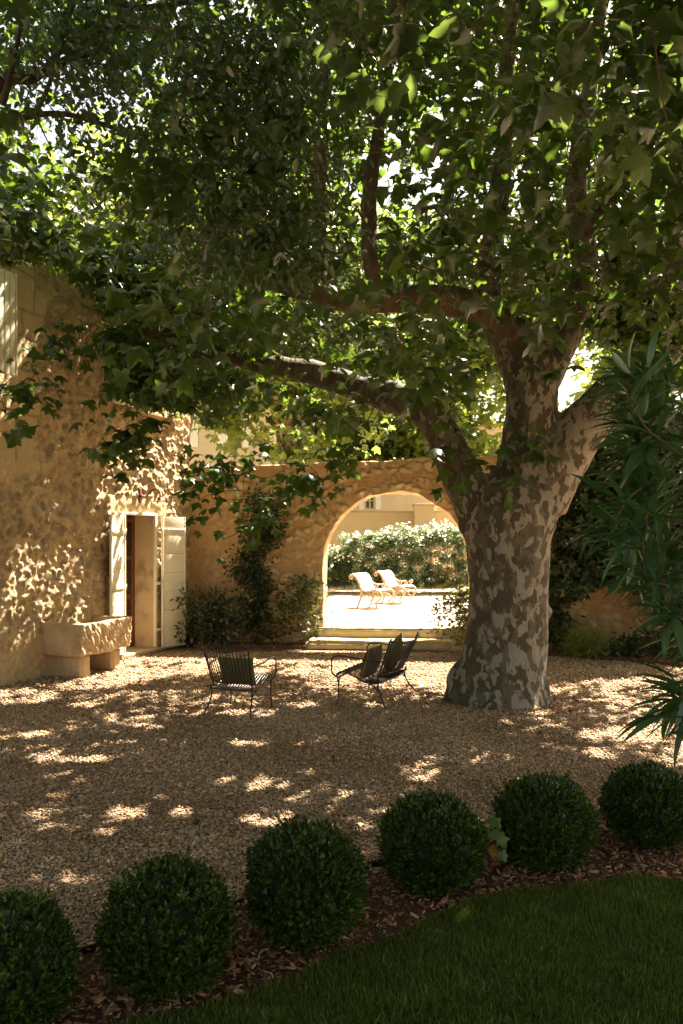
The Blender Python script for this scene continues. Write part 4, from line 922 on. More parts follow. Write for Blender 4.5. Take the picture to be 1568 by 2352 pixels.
V, Fc = grow(np.vstack([L[:, :3] for L in L3[1:]]), np.concatenate([L[:, 3] for L in L3[1:]]), s3, .0, .014, .0025)
mk('branches', V, Fc, MAT['branch'], st)
n = len(s3) * 44; P = np.repeat(s3, 44, 0) + rng.normal(0, 1, (n, 3)) * np.array((.17, .17, .16))
A_ = unit(rnd_dirs(n, -.5, .5) + np.array((.2, -.1, -.3))); N_ = unit(rng.normal(0, .6, (n, 3)) + np.array((.1, -.25, .75)))
x, y = proj(P); k = (y < 660) & ~lit(P)
cloud('crown', T_OVAL, P[k], A_[k], N_[k], rng.normal(.062, .012, n).clip(.03, .09)[k], MAT['small_leaf'], st)

# ------------------------------------------------------------------ trees beyond the wall
def far_tree(loc, rx, ry, rz, cz, ncl, per, size, label, mat='bg_leaf', trunk_r=.28, seed=1, zmin=2.5):
    o = empty('plane_tree', loc, label, 'tree', 'sunlit trees beyond the garden wall')
    x0, y0 = loc[0], loc[1]
    Ls = [smooth_path(np.array([(x0, y0, .2, trunk_r), (x0 + .1, y0, 2, trunk_r * .8), (x0, y0, 4, trunk_r * .7), (x0 + .2, y0, 6, trunk_r * .4), (x0, y0, 8, trunk_r * .2)]), 4)]
    for k in range(6):
        a = k * 1.05 + seed; Ls.append(smooth_path(np.array([(x0, y0, 3 + .3 * k, trunk_r * .5), (x0 + rx * .3 * math.cos(a), y0 + ry * .3 * math.sin(a), cz - 1 + .3 * k, trunk_r * .35), (x0 + rx * .7 * math.cos(a), y0 + ry * .7 * math.sin(a), cz + .3 * k, .03)]), 4))
    b = MB()
    for L in Ls: b.tube(L[:, :3], L[:, 3], 10)
    b.build('trunk', MAT['bark'], o)
    T = sample_crown(ncl, (x0, y0, cz), (rx, ry, rz), seed, -.2, .6, zmin)
    V, Fc = grow(np.vstack([L[:, :3] for L in Ls]), np.concatenate([L[:, 3] for L in Ls]), T, .1, .06, .006, 4)
    mk('branches', V, Fc, MAT['twig'], o)
    P, A_, N_, S_ = plane_leaves(T, per, (.36, .36, .28), size)
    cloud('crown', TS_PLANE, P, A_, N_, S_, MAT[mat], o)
far_tree((-1.3, 22.5, .3), 3.2, 2.4, 4.0, 8.0, 260, 26, .24, 'sunlit tree beyond the garden wall, nearest to the left edge of the arch', seed=41, zmin=4.2)
far_tree((10.4, 20.5, .3), 4.3, 3.4, 5.6, 6.6, 480, 26, .24, 'sunlit tree beyond the wall, right of the big trunk', seed=42, zmin=2.2)
far_tree((-5.2, 25.5, .3), 5.2, 3.0, 4.6, 10.2, 190, 26, .25, 'sunlit tree beyond the wall, rising above the pale house at left', seed=43, zmin=6.6)
far_tree((3.2, 34.5, .3), 6.0, 3.5, 6.2, 9.2, 420, 24, .34, 'tall sunlit tree behind the low outbuilding in the background', seed=44, zmin=4.2)
# ------------------------------------------------------------------ shrubs and climbers
def leaf_shrub(name, label, cat, base, targets, per, sig, size, tmpl, mat, group=None, stem='twig', rad=.02, droop=-.1, nz=.6, facing=None, part='foliage', sides=5, sjit=.2):
    o = empty(name, base, label, cat, group)
    b0 = np.array(base, dtype=float)
    V, Fc = grow(np.array([b0, b0 + (0.02, 0, .12), b0 + (-.02, .02, .25)]), [rad, rad, rad * .9], targets, .05, rad, .003, sides)
    mk('stems', V, Fc, MAT[stem], o)
    n = len(targets) * per; c = np.repeat(targets, per, 0); P = c + rng.normal(0, 1, (n, 3)) * np.array(sig)
    out = unit(P - c); A_ = unit(out + rnd_dirs(n, droop, .4) * .7); N_ = unit(rng.normal(0, .5, (n, 3)) + np.array((0, 0, nz)) + (np.array(facing) if facing is not None else 0))
    cloud(part, tmpl, P, A_, N_, rng.normal(1, sjit, n).clip(.5, 1.5) * size, MAT[mat], o)
    return o
def px_pts(rows, Ya, Yb):   # rows (x, y, spread x, spread y, n)
    out = []
    for x, y, sx, sy, n in rows:
        for _ in range(n): out.append(at(x + rng.uniform(-sx, sx), y + rng.uniform(-sy, sy), rng.uniform(Ya, Yb)))
    P = np.array(out); P[:, 2] = np.maximum(P[:, 2], .08); return P
leaf_shrub('laurel_bush', 'broad dark evergreen bush against the arch wall beside the open green shutter', 'bush', (-2.35, 14.75, 0),
    px_pts([(470, 1440, 55, 45, 46), (530, 1430, 40, 40, 24), (465, 1385, 40, 16, 16), (500, 1370, 12, 10, 4), (555, 1385, 25, 8, 5), (430, 1450, 15, 30, 8)], 14.35, 15.0), 22, (.09, .09, .08), .085, T_OVAL, 'laurel_leaf', rad=.025)
# climber on the wall left of the arch
def climber(name, label, path_px, per, size, mat='vine_leaf', width=22, n=60, Yf=None, base=None, tmpl=T_OVAL):
    pts = []
    xs = np.array([p[0] for p in path_px]); ys = np.array([p[1] for p in path_px]); ws = np.array([p[2] for p in path_px])
    for _ in range(n):
        t = rng.uniform(0, len(path_px) - 1.001); i = int(t); f = t - i
        x = xs[i] * (1 - f) + xs[i + 1] * f; y = ys[i] * (1 - f) + ys[i + 1] * f; w = ws[i] * (1 - f) + ws[i + 1] * f
        x += rng.uniform(-w, w); k = (x - CX) / F; u = (OW[1] * k - OW[0]) / (EW[0] - EW[1] * k)
        Yw = OW[1] + EW[1] * u; d = rng.uniform(.06, .30) if Yf is None else rng.uniform(*Yf)
        pts.append(at(x, y, Yw - d))
    T = np.array(pts); o = empty(name, base, label, 'climber')
    b0 = np.array(base, dtype=float); line = [b0]
    for x, y, w in path_px[::-1]:
        k = (x - CX) / F; u = (OW[1] * k - OW[0]) / (EW[0] - EW[1] * k); line.append(at(x, y, OW[1] + EW[1] * u - .07))
    Ls = smooth_path(np.array(line), 6); rr = np.linspace(.013, .005, len(Ls))
    V1, F1_ = tube_geo(Ls, rr, 6, False); V2, F2_ = grow(Ls, rr, T, .03, .008, .002, 4)
    mk('stems', np.vstack([V1, V2]), np.vstack([np.array(F1_), F2_ + len(V1)]), MAT['twig'], o)
    m_ = len(T) * per; c = np.repeat(T, per, 0); P = c + rng.normal(0, 1, (m_, 3)) * np.array((.10, .05, .09))
    A_ = unit(unit(P - c) + rnd_dirs(m_, -.4, .4) * .7); N_ = unit(rng.normal(0, .5, (m_, 3)) + np.array((0, -.7, .5)))
    cloud('foliage', tmpl, P, A_, N_, rng.normal(1, .22, m_).clip(.5, 1.5) * size, MAT[mat], o)
climber('wall_climber', 'thin leafy climber growing up the ochre wall left of the arch', [(610, 1145, 34), (600, 1180, 30), (612, 1215, 26), (590, 1260, 24), (575, 1300, 34), (592, 1340, 16), (585, 1400, 10), (582, 1450, 12)], 34, .08, n=80, base=(-1.62, 15.1, 0))
climber('wall_climber', 'tall dark climber hugging the wall immediately right of the big trunk', [(1300, 1080, 50), (1290, 1180, 40), (1285, 1280, 26), (1278, 1380, 24), (1275, 1470, 26)], 20, .085, n=130, Yf=(.1, .6), base=(3.9, 14.5, 0))
climber('wall_climber', 'mass of hanging leaves covering the top of the wall behind the oleander at right', [(1300, 960, 40), (1350, 1010, 70), (1400, 1080, 80), (1440, 1160, 90), (1420, 1230, 100), (1390, 1290, 60), (1300, 1340, 30)], 18, .12, n=230, Yf=(.1, 1.1), base=(3.9, 14.55, 0), tmpl=TS_PLANE)  # climber thickened with extra leaves to darken the wall behind
climber('wall_climber', 'leafy climber over the top of the wall at the far right edge of the photo', [(1480, 900, 60), (1530, 1000, 70), (1540, 1120, 90), (1530, 1250, 100), (1510, 1330, 70), (1590, 1400, 50)], 18, .12, n=260, Yf=(.1, 1.2), base=(6.4, 13.8, 0), tmpl=TS_PLANE)  # extra leaves added here too, to deepen the dark on the wall
# maples
leaf_shrub('japanese_maple', 'airy young maple in the bed just left of the arch', 'shrub', (-.95, 14.75, 0),
    px_pts([(690, 1340, 22, 12, 10), (672, 1385, 34, 20, 16), (690, 1420, 35, 25, 10), (630, 1432, 34, 16, 11), (605, 1455, 34, 12, 7), (710, 1375, 20, 26, 6), (730, 1425, 18, 6, 3)], 14.45, 14.95), 15, (.12, .10, .06), .085, T_MAPLE, 'vine_leaf', rad=.014, nz=.9)
leaf_shrub('japanese_maple', 'young maple with orange-tipped leaves between the steps and the big trunk', 'shrub', (2.25, 13.95, .0),
    px_pts([(1055, 1365, 25, 20, 20), (1040, 1400, 35, 14, 20), (1060, 1430, 22, 18, 14), (1020, 1385, 26, 8, 5), (1000, 1420, 20, 6, 3), (1010, 1445, 12, 6, 2), (1075, 1395, 18, 45, 16), (1065, 1470, 14, 12, 6)], 13.6, 14.2), 12, (.10, .10, .05), .085, T_MAPLE, 'maple_leaf', rad=.016, nz=1.0)
# feathery bush and a dark low bush in the shaded bed
leaf_shrub('feathery_bush', 'low rounded feathery green bush in the shaded bed right of the big trunk', 'bush', (4.15, 13.35, .0),
    px_pts([(1345, 1478, 38, 22, 46), (1320, 1462, 20, 12, 12), (1375, 1470, 24, 16, 14)], 13.2, 13.8), 40, (.07, .07, .06), .075, T_LANCE2, 'fern_leaf', rad=.012, nz=.4)
leaf_shrub('dark_bush', 'small dark bush at the wall foot behind the low oleander leaves', 'bush', (5.0, 13.6, .0),
    px_pts([(1440, 1485, 30, 14, 24), (1500, 1475, 30, 22, 30)], 13.3, 13.8), 20, (.08, .08, .06), .07, T_OVAL, 'vine_leaf', rad=.012)

# ---- oleander close by on the right
ol = empty('oleander', (1.95, 3.2, 0), 'tall dark oleander with long narrow leaves filling the right edge', 'shrub')
tips = []
EX = [(850, 1400), (900, 1365), (950, 1400), (1050, 1395), (1150, 1400), (1220, 1365), (1300, 1410), (1400, 1500), (1480, 1550), (1560, 1520), (1620, 1500), (1680, 1560), (1740, 1600)]
for _ in range(125):
    y = rng.uniform(830, 1700); e = np.interp(y, [a for a, _b in EX], [b_ for _a, b_ in EX]); x = e + 30 + rng.exponential(90)
    if x > 1900: continue
    tips.append(at(x, y, rng.uniform(2.7, 4.0)))
tips += [at(1522, 1645, 3.0), at(1562, 1565, 2.9), at(1545, 1400, 3.1), at(1480, 905, 3.2), at(1530, 870, 3.1), at(1480, 1200, 3.2), at(1500, 1010, 3.3), at(1545, 1290, 2.9), at(1440, 880, 3.4)]
tips = np.vstack([np.array(tips), np.stack([rng.uniform(1.75, 2.7, 70), rng.uniform(2.6, 4.0, 70), rng.uniform(.6, 2.9, 70)], 1)])
b0 = [np.array((1.95 + .12 * math.cos(k * 1.3), 3.2 + .12 * math.sin(k * 1.3), 0)) for k in range(5)]; Ls = []
for k, q in enumerate(b0):
    Ls.append(smooth_path(np.array([(*q, .022), (q[0] - .03, q[1] + .05 * (k - 2), .8, .019), (q[0] - .12 - .05 * k, q[1] + .1 * (k - 2), 1.7, .014), (q[0] - .25 - .05 * k, q[1] + .14 * (k - 2), 2.5, .008)]), 6))
V, Fc = grow(np.vstack([L[:, :3] for L in Ls]), np.concatenate([L[:, 3] for L in Ls]), tips, .06, .008, .003)
b = MB()
for L in Ls: b.tube(L[:, :3], L[:, 3], 7)
b.add(V, Fc); b.build('stems', MAT['twig'], ol)
per = 11; n = len(tips) * per; P = np.repeat(tips, per, 0); off_ = rnd_dirs(n, .15, .75)
dirs = unit(np.repeat(unit(tips - np.array((2.1, 3.3, 1.4))), per, 0) * .55 + off_); P = P + off_ * .01 - np.repeat(unit(tips - np.array((2.1, 3.3, 1.4))), per, 0) * rng.uniform(0, .07, (n, 1))
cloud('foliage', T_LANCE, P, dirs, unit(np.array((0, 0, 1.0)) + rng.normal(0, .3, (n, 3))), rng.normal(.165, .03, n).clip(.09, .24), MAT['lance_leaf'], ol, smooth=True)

# ---- flowering oleander hedge beyond the arch (one shrub each)
hl = ['leftmost flowering oleander of the hedge, beside the arch edge', 'flowering oleander of the hedge directly behind the white armchairs', 'densely flowering oleander in the middle of the hedge seen through the arch', 'tall flowering oleander of the hedge at the right side of the arch', 'oleander of the hedge mostly hidden behind the big trunk']
for k, (xc, top, w) in enumerate(((760, 1262, 42), (835, 1228, 48), (920, 1215, 48), (1012, 1210, 48), (1095, 1215, 50))):
    Yc = 24.6; rows = px_pts([(xc, (top + 1350) / 2, w, (1350 - top) / 2, 120), (xc, top + 22, w * .8, 16, 36)], Yc - .6, Yc + .7)
    q = (proj(rows)[0] - xc) / (w * 1.15); rows[:, 2] -= np.clip(q * q, 0, 1) * .12; rows[:, 2] = np.maximum(rows[:, 2], .55)
    o = empty('flowering_oleander', (xat(xc, Yc), Yc, .315), hl[k], 'shrub', 'flowering oleander hedge beyond the arch')
    b0 = np.array((xat(xc, Yc), Yc, .3)); V, Fc = grow(np.array([b0, b0 + (.1, 0, .3), b0 + (-.12, 0, .35)]), [.03] * 3, rows, .1, .02, .005, 4)
    mk('stems', V, Fc, MAT['twig'], o)
    n = len(rows) * 40; P = np.repeat(rows, 40, 0) + rng.normal(0, .05, (n, 3)); A_ = rnd_dirs(n, .45, .5)
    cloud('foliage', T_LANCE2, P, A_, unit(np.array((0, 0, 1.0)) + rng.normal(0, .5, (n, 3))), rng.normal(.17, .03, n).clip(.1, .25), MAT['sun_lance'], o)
    fr = rows[(rows[:, 2] > .9) & (rng.uniform(0, 1, len(rows)) < np.clip((rows[:, 2] - .8) / 1.9, .06, .55))]; m_ = 9
    n = len(fr) * m_; P = np.repeat(fr + np.array((0, -.16, .12)), m_, 0) + rng.normal(0, .055, (n, 3))
    cloud('flowers', T_ROUND, P, rnd_dirs(n, .2, .4), unit(np.array((0, -.6, 1.0)) + rng.normal(0, .5, (n, 3))), rng.normal(.055, .01, n), MAT['petal'], o)

# ------------------------------------------------------------------ box balls
balls = [((0, 2220), 3.33, .31), ((385, 2112), 3.695, .315), ((700, 2020), 4.108, .315), ((992, 1925), 4.69, .31), ((1250, 1880), 5.01, .31), ((1490, 1845), 5.356, .30)]
blab = ['clipped box ball cut off by the left edge at the bottom corner', 'large clipped box ball second from the left, nearest and fully in view', 'clipped box ball third from the left, its foot beside the point where the lawn begins',
        'clipped box ball fourth from the left, next to the amber leaf shape', 'clipped box ball fifth from the left, with broad round leaves at its left side', 'clipped box ball at the right edge of the photo, last of the row']
R_B = .31
def ball_geo(seed):
    r = np.random.default_rng(seed); ns = 2300
    d = unit(r.normal(0, 1, (ns, 3))); lump = 1 + .075 * fbm(d, 2.0, 3, seed) + .06 * vnoise(d, 8, seed + 1)
    depth = r.beta(1.4, 5.0, ns) * .24 + .03; rr = R_B * lump * (1 - depth) + np.where(r.uniform(0, 1, ns) < .07, r.uniform(.005, .045, ns), 0)
    base = d * rr[:, None]; base[:, 2] *= .97
    growd = unit(d * .9 + np.array((0, 0, .75)) + r.normal(0, .22, (ns, 3))); L = .05
    per = 9; tt = np.tile(np.linspace(0, 1, per), ns); c = np.repeat(base, per, 0) + np.repeat(growd, per, 0) * ((tt - .8) * L)[:, None]
    side = r.normal(0, 1, (ns * per, 3)); g = np.repeat(growd, per, 0); side = unit(side - g * np.sum(side * g, 1, keepdims=True))
    A_ = unit(side * (1.15 - .7 * tt)[:, None] + g * (.35 + .6 * tt)[:, None]); N_ = unit(g - side * .5 * 0 + r.normal(0, .25, (ns * per, 3)))
    return c, A_, N_, r.normal(.0215, .0035, ns * per).clip(.011, .027)
def make_ball(seed):
    o = empty('box_ball', (0, 0, 0), 'clipped box ball', 'box ball', 'clipped box balls edging the gravel')
    c, A_, N_, S_ = ball_geo(seed); c = c + np.array((0, 0, R_B * .90)); k = c[:, 2] > .012
    cloud('foliage', T_BOX, c[k], A_[k], N_[k], S_[k], MAT['box_leaf'], o)
    # inside: short stem, a twig thicket and a dark core ball added to close the view
    r = np.random.default_rng(seed + 5); b = MB(); b.tube([(0, 0, -.02), (.01, 0, .10), (0, .01, .25)], [.02, .016, .01], 7)
    V1 = []
    for q in range(260):
        d = unit(r.normal(0, 1, 3)); e = d * R_B * .9; e[2] = e[2] * .95 + R_B * .9
        if e[2] < .02: continue
        V, Fc = tube_geo(np.array([(0, 0, .1 + .1 * r.uniform()), e * .5 + (0, 0, .05), e]), [.006, .004, .002], 4, False); b.add(V, Fc)
    bm = bmesh.new(); bmesh.ops.create_icosphere(bm, subdivisions=4, radius=R_B * .80); V = np.array([v.co[:] for v in bm.verts]); V *= (1 + .10 * fbm(V, 14, 2, seed))[:, None]; V[:, 2] += R_B * .9
    V[:, 2] = np.maximum(V[:, 2], .03)
    b.add(V, [[v.index for v in f.verts] for f in bm.faces]); bm.free()
    b.build('twigs_and_core', MAT['box_core'], o)
    return o
protos = [make_ball(5), make_ball(9), make_ball(14), make_ball(21)]
for i, (p, Y, r_) in enumerate(balls):
    src = protos[i % 4]
    if i < 4: o = src
    else:
        o = src.copy(); col.objects.link(o)
        for ch in src.children:
            c = ch.copy(); col.objects.link(c); c.parent = o
    o.location = (xat(p[0], Y), Y, 0); s = r_ / R_B * .965; o.scale = (s * (1.0, 1.03, .97, 1.02, .96, 1.03)[i], s * (.98, .98, 1.02, 1.0, 1.03, .98)[i], s * (.98, .95, 1.0, .95, .98, .95)[i]); o.rotation_euler = (0, 0, i * 1.9)
    o['label'] = blab[i]; o['category'] = 'box ball'
# weed with round leaves between two balls
wd_ = empty('broad_leaved_seedling', (.93, 4.85, 0), 'seedling with a few broad round leaves between the fourth and fifth box balls', 'plant')
T = np.array([at(1140, 1886, 4.72), at(1133, 1914, 4.68), at(1158, 1930, 4.66), at(1152, 1955, 4.72)]); 
V, Fc = grow(np.array([(.93, 4.85, 0), (.93, 4.8, .1)]), [.006, .005], T, .05, .005, .002); mk('stem', V, Fc, MAT['twig'], wd_)
for i_ in range(4):
    cloud('leaf', TS_PLANE[i_ % 2], T[i_:i_ + 1] + np.array([(.02, 0, 0), (.03, 0, .0), (-.03, 0, .03), (0, 0, 0)])[i_], np.array([(-.9, .1, .1), (-1, .0, .1), (.5, -.3, -.9), (.2, -.3, -.6)])[i_:i_ + 1], np.array([(.1, -.6, .8), (.1, -.7, .7), (0, -.9, .3), (0, -.8, .5)])[i_:i_ + 1], np.array([.08, .085, .08, .06])[i_:i_ + 1], MAT['broad_leaf'], wd_)
q = gnd(1140, 1972); dl = cloud('amber_leaf_shape', T_ROUND, np.array([q + (-.05, -.06, .05)]), np.array([(1.0, .1, .1)]), np.array([(.1, -.75, .6)]), np.array([.13]), MAT['dry'], None)
tag(dl, 'amber leaf shape standing in for a lit orange spot on the bark mulch between the fourth and fifth box balls', 'leaf')  # leaf shape added in place of a glowing orange spot

# ------------------------------------------------------------------ loose ground cover
def inpoly(P, poly):
    x, y = P[:, 0], P[:, 1]; ins = np.zeros(len(P), bool); n = len(poly)
    for i in range(n):
        x1, y1 = poly[i][0], poly[i][1]; x2, y2 = poly[(i + 1) % n][0], poly[(i + 1) % n][1]
        c = ((y1 > y) != (y2 > y)) & (x < (x2 - x1) * (y - y1) / (y2 - y1 + 1e-12) + x1); ins ^= c
    return ins
gpoly = [(p[0], p[1]) for p in EDG] + [(6, 7.5), (7, 14.5), (-2.9, 15.3), (-4.5, 10.9), (-6.0, 7.0), (-4.5, 3.6)]
octa = (np.array([(1, 0, 0), (0, 1, 0), (-1, 0, 0), (0, -1, 0), (0, 0, 1), (0, 0, -1), ]) * .5, np.array([(0, 1, 4), (1, 2, 4), (2, 3, 4), (3, 0, 4), (1, 0, 5), (2, 1, 5), (3, 2, 5), (0, 3, 5)]))
cubo = []
for a in (-1, 1):
    for b_ in (-1, 1): cubo += [(a, b_ * .6, 0), (a * .5, b_, .0)]
def stones(Ya, Yb, dens, size, xl=1.0):
    area = 0; pts = []
    w = (Ya + Yb) / 2 * .86 + .6; n = int(w * (Yb - Ya) * dens)
    Y = rng.uniform(Ya, Yb, n); X = rng.uniform(-.5, .5, n) * (Y * .86 + .9)
    P = np.stack([X, Y, np.zeros(n)], 1); k = inpoly(P, gpoly)
    for e in (0,):
        k &= ~inpoly(P, [(p[0], p[1]) for p in bedL]) & ~inpoly(P, [(p[0], p[1]) for p in bedR])
    P = P[k]; u = (P - OW) @ EW; w_ = (P - OW) @ NW; k = ~((u > 2.25) & (u < 5.3) & (w_ > -.66)) & (np.hypot(P[:, 0] - 1.9, P[:, 1] - 10.1) > .62)
    return P[k]
PS, SS = [], []
for Ya, Yb, dens, size in ((3.3, 5.2, 4700, .0165), (5.2, 7.2, 3400, .0185), (7.2, 9.6, 2300, .021), (9.6, 14.2, 1150, .026)):
    q = stones(Ya, Yb, dens, size); PS.append(q); SS.append(np.full(len(q), size))
P = np.vstack(PS); S_ = np.concatenate(SS) * rng.lognormal(0, .28, len(P)).clip(.5, 2.0); n = len(P)
P[:, 2] = S_ * rng.uniform(.05, .45, n)
Tn = octa[0][None] * rng.uniform(.75, 1.3, (n, 1, 3)); Tn[:, :, 2] *= .72
Tn = Tn + rng.normal(0, .07, Tn.shape)
A_ = rnd_dirs(n, 0, .35); N_ = up_n(n, .35); x = unit(A_); z = unit(N_ - x * np.sum(N_ * x, 1, keepdims=True)); y = np.cross(z, x)
V = P[:, None] + S_[:, None, None] * (Tn[:, :, 0:1] * x[:, None] + Tn[:, :, 1:2] * y[:, None] + Tn[:, :, 2:3] * z[:, None])
FFp = (octa[1][None] + (np.arange(n) * 6)[:, None, None]).reshape(-1, 3)
o = mk('gravel', V.reshape(-1, 3), FFp, MAT['pebble'], None, True)
tag(o, 'loose buff and grey gravel covering the courtyard', 'gravel', kind='stuff')
print('PEBBLES', n)
# mulch chips
mp = [(p[0], p[1]) for p in bed_pts] + [(-2.6, 2.2)]
def scatter(poly, n, zf=lambda P: 0):
    lo = np.min(poly, 0); hi = np.max(poly, 0); P = np.stack([rng.uniform(lo[0], hi[0], n), rng.uniform(lo[1], hi[1], n), np.zeros(n)], 1); return P[inpoly(P, poly)]
chipT = (np.array([(-.5, -.16, 0), (.35, -.2, 0), (.5, .1, 0), (-.3, .2, 0), (-.45, -.12, .07), (.3, -.15, .07), (.45, .08, .07), (-.28, .15, .07)]),
         np.array([(0, 1, 5, 4), (1, 2, 6, 5), (2, 3, 7, 6), (3, 0, 4, 7), (4, 5, 6, 7), (3, 2, 1, 0)]))
P = np.vstack([scatter(mp, 60000), scatter([(p[0], p[1]) for p in bedL], 2500), scatter([(p[0], p[1]) for p in bedR], 9000)]); n = len(P)
P = P[(P[:, 1] < 8) | (P[:, 0] < 8)]; n = len(P); P[:, 2] = rng.uniform(.012, .04, n); P[:, 2] += .01 * (P[:, 1] > 8)
o = cloud('bark_mulch', chipT, P, rnd_dirs(n, 0, .3), up_n(n, .45), rng.lognormal(math.log(.024), .5, n).clip(.009, .085) * np.where(P[:, 1] > 8, 1.7, 1), MAT['mulch'])
tag(o, 'reddish brown bark mulch under the box balls and along the wall', 'mulch', kind='stuff')
# leaf litter and bark crumbs
Pl = []
for _ in range(260):
    a = rng.uniform(0, 2 * math.pi); r_ = .62 + rng.exponential(.5); Pl.append((1.95 + r_ * math.cos(a), 10.1 + r_ * math.sin(a), .02))
Pl = np.vstack([np.array(Pl), np.stack([rng.uniform(-4, 6, 240), rng.uniform(5.5, 13.5, 240), np.full(240, .02)], 1), np.stack([rng.uniform(-3.4, 1.5, 60), rng.uniform(4.6, 7, 60), np.full(60, .02)], 1)])
Pl = Pl[inpoly(Pl, gpoly)]; n = len(Pl)
tag(cloud('leaf_litter', TS_PLANE, Pl, rnd_dirs(n, 0, .15), up_n(n, .35), rng.lognormal(math.log(.035), .45, n).clip(.015, .09), MAT['mulch']), 'scattered dry leaf crumbs on the gravel, thickest round the foot of the plane tree', 'leaf litter', kind='stuff')
# grass
lp_ = [(p[0], p[1]) for p in LAWN] + [(3.4, 3.4), (2.2, 2.4), (-1.6, 2.4)]
P = scatter(lp_, 300000); n = len(P)
x, y = P[:, 0] / P[:, 1] * F, None
P = P[np.abs(P[:, 0]) < P[:, 1] * .47 + .35]; n = len(P); P[:, 2] = .015
bl = (np.array([(0, -.045, 0), (0, .045, 0), (.5, .038, .05), (.5, -.038, .05), (1, 0, .22)]), np.array([(0, 1, 2), (0, 2, 3), (3, 2, 4)]))
clump = vnoise(P, 6, 55); A_ = unit(np.stack([rng.normal(0, .38, n) + .25 * vnoise(P, 3, 56), rng.normal(0, .38, n) + .25 * vnoise(P, 3, 57), np.ones(n)], 1))
o = cloud('grass', bl, P, A_, rnd_dirs(n, 0, .1), (rng.normal(.034, .009, n) * (1 + .3 * clump)).clip(.015, .08), MAT['grass'])
tag(o, 'short shaded green grass of the lawn', 'grass', kind='stuff')
wdd = empty('gravel_weed', gnd(1018, 1618), 'tiny green weed at the left foot of the big plane trunk', 'weed')
T = np.array([gnd(1018 + a, 1616 + b_) + (0, 0, .03) for a, b_ in ((-14, 0), (0, 3), (12, -2), (20, 2), (-4, -4))]); Pw = np.repeat(T, 9, 0) + rng.normal(0, .02, (45, 3))
cloud('foliage', T_OVAL, Pw, rnd_dirs(45, .2, .3), up_n(45, .4), rng.normal(.04, .008, 45), MAT['vine_leaf'], wdd)
# (left)
for k, (x, y) in enumerate(((1118, 1632), (870, 1655), (1320, 1600))):
    pass

